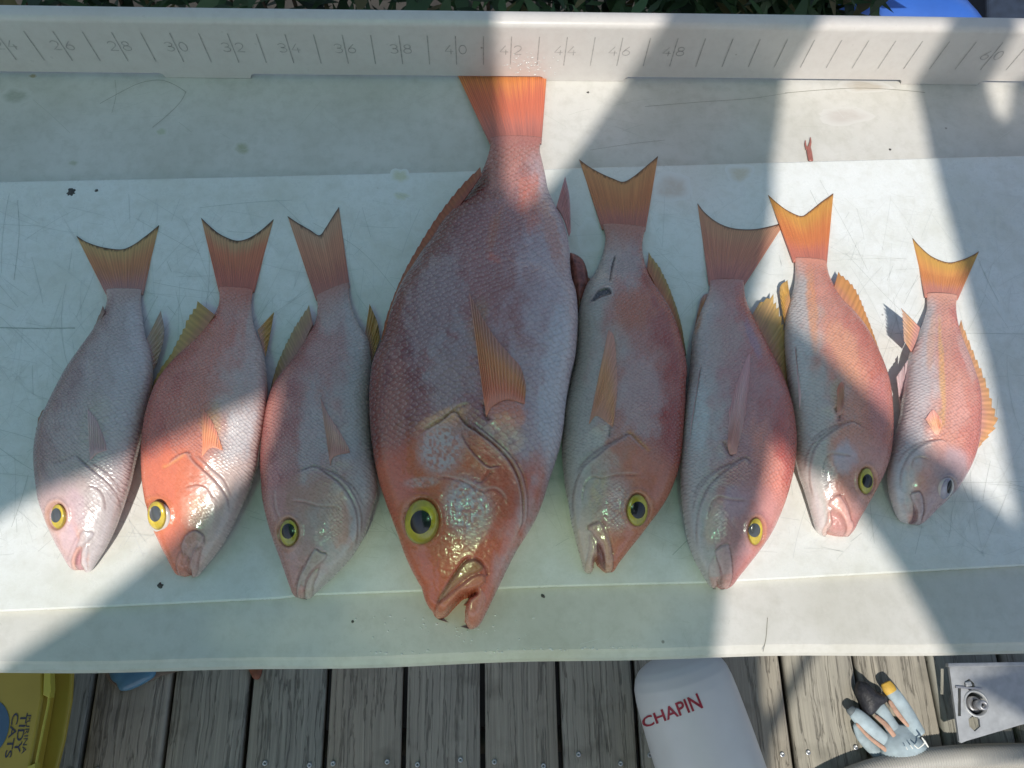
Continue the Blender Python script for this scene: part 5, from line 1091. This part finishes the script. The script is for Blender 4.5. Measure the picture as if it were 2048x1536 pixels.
slab('lid_panel', [(-250, 1255), (60, 1255), (86, 1335), (86, 1395), (78, 1440), (60, 1540), (20, 1700), (-250, 1700)], pz, pz-.035, M_yel, pl, .004)
rimp = [(90, 1338), (98, 1360), (98, 1400), (88, 1450), (72, 1530), (62, 1600)]
Pr = np.array([up(a_, b_, pz-.001) for a_, b_ in rimp]); 
def colored_sweep(name, P, r_, mat, parent, flat=1.):
    o = sweep(name, P, r_, mat, parent, (.5, .5, .5), flat=flat); return o
colored_sweep('rim', Pr, np.full(len(Pr), .0018), M_yelh, pl)
slab('handle_tab', [(88, 1338), (101, 1345), (102, 1380), (99, 1396), (86, 1390)], pz+.003, pz-.01, M_yelh, pl, .001)
slab('handle_tab', [(55, 1533), (71, 1526), (68, 1560), (50, 1570)], pz+.003, pz-.01, M_yelh, pl, .001)
M_blue = simple('blue_print', (.05, .12, .20), .45)
M_ink = simple('navy_print', (.035, .035, .06), .45)
cc = up(-32, 1460, pz); ring = [(cc[0]+.034*math.cos(a), cc[1]+.040*math.sin(a), TZ+pz+.0006) for a in np.linspace(0, 2*math.pi, 49)[:-1]]
mk('blue_disc', ring, [tuple(range(48))], M_blue, pl, smooth=False)
def flat_text(s, a_px, b_px, h_px, z, mat, parent, bold=.0):
    """text whose baseline runs from a_px to b_px on the plane z"""
    Vt, Ft = text_mesh(s, 1., bold); mn, mx = Vt.min(0), Vt.max(0)
    a_ = up(*a_px, z); b_ = up(*b_px, z); d_ = b_-a_; nrm = np.array([-d_[1], d_[0], 0]); nrm /= np.linalg.norm(nrm)
    s_m = np.linalg.norm(up(a_px[0]+1, a_px[1], z)-a_)
    V = [a_+d_*((v[0]-mn[0])/(mx[0]-mn[0]))+nrm*((v[1]-mn[1])/(mx[1]-mn[1]))*h_px*s_m+(0, 0, .0006) for v in Vt]
    return mk('lettering', V, Ft, mat, parent, smooth=False)
flat_text('PURINA', (55, 1430), (43, 1508), 8, pz, M_ink, pl)
flat_text('TIDY', (43, 1426), (27, 1506), 13, pz, M_ink, pl, .01)
flat_text('CATS', (26, 1426), (9, 1516), 13, pz, M_ink, pl, .01)
# ------------------------------------------------------------------ scraps on the deck
pillow('blue_tape_scrap', [(214, 1325), (305, 1322), (309, 1345), (300, 1358), (262, 1378), (240, 1381), (232, 1366), (222, 1358)], DZ+.012, .010, simple('blue_plastic', (.10, .24, .36), .3, noise=.2, nscale=30), 'crumpled light blue plastic scrap on the deck beside the pail', 'plastic scrap')
pillow('cardboard_scrap', [(200, 1300), (380, 1300), (372, 1335), (320, 1352), (300, 1362), (250, 1374), (222, 1366), (210, 1345)], DZ+.004, .003, simple('damp_cardboard', (.17, .13, .10), .7, noise=.3, nscale=40), 'flat damp brown cardboard under the blue plastic scrap', 'cardboard')
pillow('fallen_leaf', [(488, 1320), (526, 1320), (524, 1340), (518, 1357), (508, 1358), (500, 1345)], DZ+.006, .004, simple('dead_leaf', (.24, .08, .04), .6, noise=.3, nscale=60), 'single rust brown fallen leaf on the deck at the table edge', 'leaf')
# ------------------------------------------------------------------ work glove
M_glove = simple('glove_knit', (.36, .44, .47), .7, noise=.18, nscale=60, bump=.002)
M_gt = simple('glove_tan', (.50, .30, .21), .75, noise=.2, nscale=120)
M_gy = simple('glove_yellow', (.62, .38, .06), .6, noise=.15, nscale=120)
M_gb = simple('black_rubber_patch', (.02, .02, .024), .55, noise=.5, nscale=300, bump=.002)
gl = root('work_glove', up(1790, 1440, DZ)); tag(gl, 'pale blue work glove with a yellow fingertip lying palm down on the sunlit deck', 'glove')
def wsweep(name, pts, mat, flat=.6, zoff=None):
    zz_ = [p[3] if len(p) > 3 else .014 for p in pts]
    P = np.array([up(p[0], p[1], DZ+z_) for p, z_ in zip(pts, zz_)]); s_m = np.linalg.norm(up(1801, 1440, DZ)-up(1800, 1440, DZ))
    return sweep(name, P, np.array([p[2] for p in pts])*s_m, mat, gl, (.5, .5, .5), flat=flat, n=18)
wsweep('palm', [(1800, 1448, 16, .014), (1802, 1468, 30, .016), (1806, 1490, 44, .018), (1810, 1512, 50, .016)], M_glove, .45)
wsweep('finger', [(1772, 1368, 11, .02), (1790, 1392, 14, .022), (1812, 1425, 15, .02), (1838, 1475, 17, .018)], M_glove)
wsweep('finger', [(1748, 1400, 11, .012), (1762, 1420, 14, .015), (1780, 1448, 14, .017), (1803, 1482, 15, .015)], M_glove)
wsweep('finger', [(1702, 1420, 11, .016), (1722, 1438, 15, .018), (1750, 1464, 15, .018), (1784, 1498, 16, .016)], M_glove)
wsweep('finger', [(1709, 1446, 5, .01), (1722, 1472, 10, .012), (1742, 1495, 11, .012), (1762, 1512, 12, .012)], M_glove)
wsweep('fingertip', [(1770, 1364, 10, .022), (1776, 1374, 13, .023), (1784, 1386, 12.5, .024)], M_gy)
wsweep('fingertip', [(1698, 1415, 8, .016), (1702, 1420, 10, .017), (1708, 1426, 10, .017)], simple('shadow_grey_tip', (.10, .12, .13), .6))  # dark grey cap paints the shadow at this finger's end
wsweep('inner_seam', [(1778, 1400, 4, .024), (1796, 1428, 5, .028), (1818, 1454, 3, .026)], M_gt, .5)
wsweep('inner_seam', [(1750, 1430, 3, .022), (1772, 1450, 5, .028), (1790, 1474, 4.5, .028)], M_gt, .5)
wsweep('inner_seam', [(1712, 1446, 3, .022), (1738, 1474, 3.5, .024), (1776, 1503, 4.5, .026)], M_gt, .5)
gbk = pillow('black_patch', [(1719, 1362), (1735, 1366), (1752, 1382), (1772, 1392), (1775, 1402), (1762, 1412), (1745, 1430), (1732, 1422), (1722, 1402), (1714, 1380)], DZ+.024, .012, M_gb, parent=gl)
M_thr = simple('white_thread', (.8, .8, .74), .6)
for tp_ in ([(1843, 1474, 1.2), (1850, 1484, 1.8), (1857, 1495, 1.2)], [(1851, 1481, 1.2), (1846, 1489, 1.4), (1836, 1497, 1.)], [(1836, 1497, 1.2), (1828, 1490, 1.)], [(1826, 1498, 1.), (1820, 1490, .8)], [(1815, 1500, .8), (1812, 1494, .8)]):
    wsweep('loose_thread', [(*q_, .046) for q_ in tp_], M_thr, 1.)
# ------------------------------------------------------------------ galvanised bracket plate with a bolt
M_galv = simple('galvanised_steel', (.42, .43, .43), .5, metal=.35, noise=.12, nscale=70)
M_galvd = simple('bolt_steel', (.34, .34, .35), .4, metal=.6, noise=.1, nscale=90)
bp = root('bracket_plate', up(1960, 1400, DZ)); tag(bp, 'galvanised steel bracket plate with a socket and bolt at the right edge of the deck', 'bracket')
PZ = DZ+.05
# plate with a real hole and slots: built as a filled curve
def curve_plate(name, outer, holes, z_world, thick, mat, parent=None, bev=0.):
    cu = bpy.data.curves.new(name, 'CURVE'); cu.dimensions = '2D'; cu.fill_mode = 'BOTH'; cu.extrude = thick/2; cu.bevel_depth = bev
    for poly in [outer]+holes:
        sp_ = cu.splines.new('POLY'); sp_.points.add(len(poly)-1)
        for p_, q_ in zip(sp_.points, poly): p_.co = (q_[0], q_[1], 0, 1)
        sp_.use_cyclic_u = True
    ob = bpy.data.objects.new(name, cu); COL.objects.link(ob)
    dg = bpy.context.evaluated_depsgraph_get(); me = bpy.data.meshes.new_from_object(ob.evaluated_get(dg))
    bpy.data.objects.remove(ob)
    V = np.array([v.co[:] for v in me.vertices])+(0, 0, z_world); Fc = [list(p.vertices) for p in me.polygons]
    return mk(name, V, Fc, mat, parent, smooth=False)
def w2(px_pts, z): return [tuple(up(a_, b_, z)[:2]) for a_, b_ in px_pts]
def circ(cx, cy, r_, z, n_=28):
    c_ = up(cx, cy, z); s_m = np.linalg.norm(up(cx+1, cy, z)-c_); return [(c_[0]+r_*s_m*math.cos(a), c_[1]+r_*s_m*math.sin(a)) for a in np.linspace(0, 2*math.pi, n_+1)[:-1]]
hole = circ(1951, 1407, 25, PZ)
def slot(x0, y0, x1, y1, w): return w2([(x0-w, y0), (x0, y0-w*.9), (x0+w, y0), (x1+w, y1), (x1, y1+w*.9), (x1-w, y1)], PZ)
holes = [hole, slot(1936, 1366, 1938, 1373, 10), slot(1946, 1438, 1948, 1453, 11), w2([(1914, 1373), (1920, 1373), (1920, 1432), (1914, 1432)], PZ)]
curve_plate('plate', w2([(1897, 1335), (1900, 1329), (2030, 1329), (2060, 1329), (2160, 1329), (2160, 1420), (2038, 1450), (1930, 1482), (1921, 1486), (1917, 1482)], PZ), holes, TZ+PZ, .006, M_galv, bp)
slab('flange', [(1897, 1326), (2160, 1322), (2160, 1330), (1897, 1334)], PZ+.008, PZ-.003, M_galv, bp, .001)
def tube(name, cx, cy, r0, r1, z0, z1, mat, parent, seg=32):
    c_ = up(cx, cy, PZ); s_m = np.linalg.norm(up(cx+1, cy, PZ)-c_); V = []
    for (r_, z_) in ((r0, z0), (r0, z1), (r1, z1), (r1, z0)):
        for j in range(seg): a = j/seg*2*math.pi; V.append((c_[0]+r_*s_m*math.cos(a), c_[1]+r_*s_m*math.sin(a), TZ+PZ+z_))
    Fc = [(a_*seg+j, a_*seg+(j+1) % seg, ((a_+1) % 4)*seg+(j+1) % seg, ((a_+1) % 4)*seg+j) for a_ in range(4) for j in range(seg)]
    return mk(name, V, np.array(Fc), mat, parent, smooth=False)
tube('socket', 1951, 1407, 25, 21, -.045, .004, M_galv, bp)
tube('washer', 1957, 1409, 15, 8, -.03, -.008, M_galvd, bp)
tube('bolt', 1960, 1410, 9, 4.5, -.03, .012, M_galvd, bp)
slab('clip', [(1912, 1372), (1965, 1376), (1965, 1380), (1912, 1376)], PZ+.006, PZ+.0035, M_galvd, bp, 0)
slab('stud', [(1931, 1364), (1942, 1362), (1946, 1372), (1933, 1374)], PZ+.007, PZ-.004, M_galv, bp, .002)
# ------------------------------------------------------------------ braided hose at the bottom right
hz = DZ+.022
hp = [(1560, 1640, 17), (1640, 1585, 18), (1720, 1548, 19), (1800, 1528, 20), (1880, 1517, 21), (1960, 1512, 21.5), (2040, 1511, 22), (2140, 1513, 22), (2300, 1530, 22)]
P = np.array([up(a_, b_, hz) for a_, b_, _ in hp]); s_m = np.linalg.norm(up(1901, 1500, hz)-up(1900, 1500, hz))
rp = resample(np.c_[P, np.array([p_[2] for p_ in hp])*s_m], 900); dd = np.gradient(rp[:, :3], axis=0); dd /= np.linalg.norm(dd, axis=1)[:, None]
sv = np.cross(dd, (0, 0, 1)); sv /= np.linalg.norm(sv, axis=1)[:, None]; uv_ = np.cross(sv, dd); seg = 40; aa = np.arange(seg)/seg*2*math.pi
ridge = .0007*np.sin(np.arange(900)[:, None]*1.05+1*aa[None])
Rr = rp[:, 3][:, None]+ridge
V = rp[:, None, :3]+Rr[..., None]*(np.cos(aa)[None, :, None]*sv[:, None]+np.sin(aa)[None, :, None]*uv_[:, None])
idx = np.arange(900*seg).reshape(900, seg); nx = np.roll(idx, -1, 1); Fc = np.stack([idx[:-1], nx[:-1], nx[1:], idx[1:]], -1).reshape(-1, 4)[:, ::-1]
m, t, b = new_mat('braided_hose'); b.inputs['Base Color'].default_value = (.40, .385, .345, 1); b.inputs['Roughness'].default_value = .5
hs = mk('hose', V.reshape(-1, 3), Fc, m); tag(hs, 'thick grey braided hose curving across the bottom right corner', 'hose')
# ------------------------------------------------------------------ behind the wall: bushes, blue tarp
def leaf_mesh(n_, cx, cy, cz, sx, sy, sz, size, seed, name, mat, parent=None):
    r = np.random.default_rng(seed); c_ = np.stack([cx+r.normal(0, sx, n_), cy+r.normal(0, sy, n_), cz+r.normal(0, sz, n_)], 1)
    a = r.uniform(0, 6.28, n_); tl = r.uniform(-.7, .7, n_); L_ = size*r.uniform(.6, 1.3, n_); Wd = L_*r.uniform(.12, .3, n_)
    d_ = np.stack([np.cos(a)*np.cos(tl), np.sin(a)*np.cos(tl), np.sin(tl)], 1); s_ = np.stack([-np.sin(a), np.cos(a), r.uniform(-.5, .5, n_)], 1)
    V = np.stack([c_-d_*L_[:, None]/2, c_+s_*Wd[:, None]/2, c_+d_*L_[:, None]/2, c_-s_*Wd[:, None]/2], 1).reshape(-1, 3)
    Fc = np.arange(4*n_).reshape(-1, 4); f_ = r.uniform(.4, 1.5, n_)
    col = np.array([(.035, .075, .03)])*f_[:, None]; mixy = r.random(n_) > .9; col[mixy] = (.12, .11, .05)
    return mk(name, V, Fc, mat, parent, colors=np.repeat(col, 4, 0), smooth=False)
M_leaf = attr_mat('leaf', .5, 0, .4, .25)
M_stem = simple('stem', (.06, .045, .03), .8, noise=.3)
for i, (px_, py_, n_, lab) in enumerate([(120, 5, 500, 'dark shaded bush behind the table at the far left'), (560, 5, 500, 'dark shaded bush behind the table above the ruler numbers 32 to 36'), (1040, 8, 500, 'dark bush with a few pale leaves behind the sunlit part of the ruler wall'), (1330, 8, 500, 'dark bush just right of the sunlit stripe on the ruler wall'), (1590, 8, 900, 'spiky green plant beside the blue tarp')]):
    c_ = up(px_, py_, -.55)
    bu = root('bush', (c_[0], c_[1]+.08, -.3)); tag(bu, lab, 'bush', 'bushes behind the table')
    sz = .16 if i < 4 else .10
    leaf_mesh(n_, c_[0], c_[1]+.10, c_[2], sz, .09, .10, .09 if i < 4 else .13, 30+i, 'foliage', M_leaf, bu)
    for k_ in range(5):
        a0_ = np.array([c_[0]+(k_-2)*.02, c_[1]+.12, -.70]); a1_ = np.array([c_[0]+(k_-2)*.07, c_[1]+.08, c_[2]+.05])
        sweep('stem', np.array([a0_, (a0_+a1_)/2+(.01, .01, 0), a1_]), np.array([.009, .007, .004]), M_stem, bu, (.5, .5, .5), n=8, m=8)
M_tarp = simple('blue_tarp', (.03, .11, .42), .35, noise=.12, nscale=12)
tz = -.75
pillow('blue_tarp', [(1668, -60), (1660, 40), (1700, 70), (1960, 70), (1925, -5), (1900, -70)], tz, .05, M_tarp, 'bright blue plastic tarp behind the ruler wall at the upper right', 'tarp')
M_navy = simple('navy_cover', (.02, .03, .05), .6, noise=.3)
slab('dark_cover', [(1975, -60), (1975, 60), (2600, 60), (2600, -60)], -1.1, -1.5, M_navy, None, .01)
o = bpy.data.objects.get('dark_cover'); tag(o, 'dark navy cover behind the wall in the top right corner', 'cover')

# ------------------------------------------------------------------ unseen sheet added overhead; its openings shape the sunlit patches
HC = TZ+1.6
def shade_pt(P): P = np.asarray(P); k_ = (HC-P[2])/sd[2]; Q_ = P+sd*k_; return (Q_[0], Q_[1])
def TT(x, y, z=BZ): return shade_pt(up(x, y, z))
def WW(x, y): return shade_pt(unpy(np.array(float(x)), np.array(float(y)), Yw))
def LL(x, y): return shade_pt(up(x, y, WT-TZ))          # on the ledge
def DD(x, y, z=DZ): return shade_pt(up(x, y, z))
FZ = .03
holeA = [TT(-60, 1085), TT(0, 1035), TT(85, 990, .02), TT(172, 946, FZ), TT(286, 903, FZ), TT(406, 845, FZ), TT(531, 787, FZ), TT(578, 763, .02), TT(568, 840, .02), TT(530, 930, .02), TT(469, 968, FZ), TT(385, 1040, FZ), TT(318, 1103), TT(165, 1225), TT(0, 1332), TT(-60, 1385)]
holeB = [LL(992, 17), LL(1336, 21), WW(1330, 40), WW(1250, 160), TT(1150, 310), TT(1085, 385, .015), TT(1046, 415, .025), TT(1030, 408, .025), TT(1012, 370, .025), TT(1006, 280, .012), TT(1000, 200, .005), WW(997, 150), WW(991, 45)]
holeC = [LL(1650, 28), LL(1906, 33), WW(1896, 55), WW(1833, 160), TT(1850, 240), TT(1866, 320), TT(1885, 400), TT(1904, 470), TT(1937, 600), TT(1970, 720), TT(1994, 840), TT(2011, 942), TT(2034, 1046), TT(1985, 1005), TT(1925, 958, .01), TT(1904, 925, FZ), TT(1842, 885, FZ), TT(1781, 842, .02), TT(1762, 820, .02), TT(1687, 745, FZ), TT(1570, 637, .02), TT(1512, 612, .01), TT(1535, 500), TT(1548, 400), TT(1550, 330), TT(1563, 240), WW(1573, 160), WW(1640, 48)]
holeD = [TT(1533, 858, .03), TT(1570, 905, .02), TT(1598, 930, .02), TT(1631, 947, FZ), TT(1673, 975, FZ), TT(1712, 1020, .02), TT(1760, 1085), TT(1810, 1160), TT(1855, 1235), TT(1893, 1305), shade_pt(unp(np.array(1905.), np.array(1330.), -.02)), shade_pt(unp(np.array(1434.), np.array(1335.), -.02)), TT(1437, 1310), TT(1447, 1240), TT(1458, 1175, .01), TT(1485, 1117, FZ), TT(1508, 1005, FZ), TT(1525, 920, FZ)]
holeE = [LL(2028, 35), LL(2200, 35), TT(2200, 160), TT(2050, 150), TT(2028, 165), TT(2022, 232), TT(2006, 240), TT(1992, 205), TT(1978, 160), WW(1990, 150), WW(2018, 90)]
holeF = [DD(1524, 1296), DD(1616, 1292), DD(1606, 1307), DD(1536, 1432), DD(1528, 1400)]
holeG = [DD(1640, 1296), DD(2020, 1290), DD(1890, 1320), DD(1893, 1324), DD(2030, 1326, PZ), DD(2046, 1432, PZ), DD(2040, 1449), DD(1918, 1486), DD(1930, 1492), DD(2300, 1484), DD(2300, 1640), DD(1545, 1640), DD(1545, 1540), DD(1548, 1481), DD(1579, 1411), DD(1630, 1312)]
m, t, b = new_mat('shade_sheet_cloth')
g = N(t, 'ShaderNodeNewGeometry'); nz = N(t, 'ShaderNodeTexNoise', Scale=5., Detail=3.); t.links.new(g.outputs['Position'], nz.inputs[0])
cc_ = ramp(t, nz.outputs[0], [(.4, (.10, .17, .13)), (.65, (.18, .26, .20))])
t.links.new(cc_.outputs[0], b.inputs['Base Color']); b.inputs['Roughness'].default_value = .8
tr = N(t, 'ShaderNodeBsdfTranslucent'); tr.inputs[0].default_value = (.26, .62, .46, 1)
mx = N(t, 'ShaderNodeMixShader'); mx.inputs[0].default_value = .30
t.links.new(b.outputs[0], mx.inputs[1]); t.links.new(tr.outputs[0], mx.inputs[2])
# transparency shaped to tint the shade: greenish, stronger in two ovals, least at right
tp = N(t, 'ShaderNodeBsdfTransparent')
sxyz = N(t, 'ShaderNodeSeparateXYZ'); t.links.new(g.outputs['Position'], sxyz.inputs[0])
wn_ = N(t, 'ShaderNodeTexNoise', Scale=13., Detail=2.); t.links.new(g.outputs['Position'], wn_.inputs[0])
mapr = N(t, 'ShaderNodeMapRange'); mapr.inputs['From Min'].default_value = .12; mapr.inputs['From Max'].default_value = .42; t.links.new(sxyz.outputs[0], mapr.inputs['Value'])
# oval thin spot added to brighten the shade at the near middle
wx_, wy_ = TT(1010, 1200)
ddx = math_(t, 'DIVIDE', math_(t, 'SUBTRACT', sxyz.outputs[0], wx_), .22); ddy = math_(t, 'DIVIDE', math_(t, 'SUBTRACT', sxyz.outputs[1], wy_), .085)
rr2 = math_(t, 'ADD', math_(t, 'MULTIPLY', ddx, ddx), math_(t, 'MULTIPLY', ddy, ddy))
rr2 = math_(t, 'ADD', rr2, math_(t, 'MULTIPLY', math_(t, 'SUBTRACT', wn_.outputs[0], .5), 1.6))
worn = ramp(t, rr2, [(.35, (1, 1, 1)), (1., (0, 0, 0))])  # mask of the added bright oval, not real wear
tcol = mixc(t, worn.outputs[0], (.115, .205, .165), (.42, .47, .36))
t.links.new(math_(t, 'SUBTRACT', .34, math_(t, 'MULTIPLY', mapr.outputs['Result'], .28)), mx.inputs[0])
tcol = mixc(t, mapr.outputs['Result'], tcol, (.012, .012, .012))
bx_, by_ = TT(1330, 190)
dd1 = math_(t, 'DIVIDE', math_(t, 'SUBTRACT', sxyz.outputs[0], bx_), .13); dd2 = math_(t, 'DIVIDE', math_(t, 'SUBTRACT', sxyz.outputs[1], by_), .16)
r3_ = math_(t, 'ADD', math_(t, 'ADD', math_(t, 'MULTIPLY', dd1, dd1), math_(t, 'MULTIPLY', dd2, dd2)), math_(t, 'MULTIPLY', math_(t, 'SUBTRACT', wn_.outputs[0], .5), 1.2))
thin2 = ramp(t, r3_, [(.2, (1, 1, 1)), (1., (0, 0, 0))])  # second added thin spot, lightens the shade by the ruler wall
tcol = mixc(t, thin2.outputs[0], tcol, (.22, .20, .15))
ymask = N(t, 'ShaderNodeMapRange'); ymask.inputs['From Min'].default_value = -1.38; ymask.inputs['From Max'].default_value = -1.25; t.links.new(sxyz.outputs[1], ymask.inputs['Value'])
tcol = mixc(t, ymask.outputs['Result'], (.01, .012, .01), tcol)
t.links.new(tcol, tp.inputs[0])
ads = N(t, 'ShaderNodeAddShader'); t.links.new(mx.outputs[0], ads.inputs[0]); t.links.new(tp.outputs[0], ads.inputs[1]); t.links.new(ads.outputs[0], t.nodes['Material Output'].inputs[0])
aw = root('added_shade_sheet', (0, -1.2, HC)); tag(aw, 'green sheet added out of view above the table, cut to shape the sunlit patches', 'added_shade_sheet')
outer = [(-1.60, -2.95), (1.60, -2.95), (1.60, -.34), (.66, -.34), (.66, .25), (-1.60, .25)]
curve_plate('cutout_sheet', outer, [holeA, holeB, holeC, holeD, holeE, holeF, holeG], HC, .002, m, aw)  # added shade caster, its holes cut to the sunlit patches
M_post = simple('shade_sheet_post', (.5, .5, .5), .4, metal=.7)  # supports made up to carry the added sheet
for x in (-1.62, 1.62):
    for y in (-2.96, -.10): mk('added_post', *box(x-.02, x+.02, y-.02, y+.02, .001, HC+.02), M_post, aw, smooth=False)
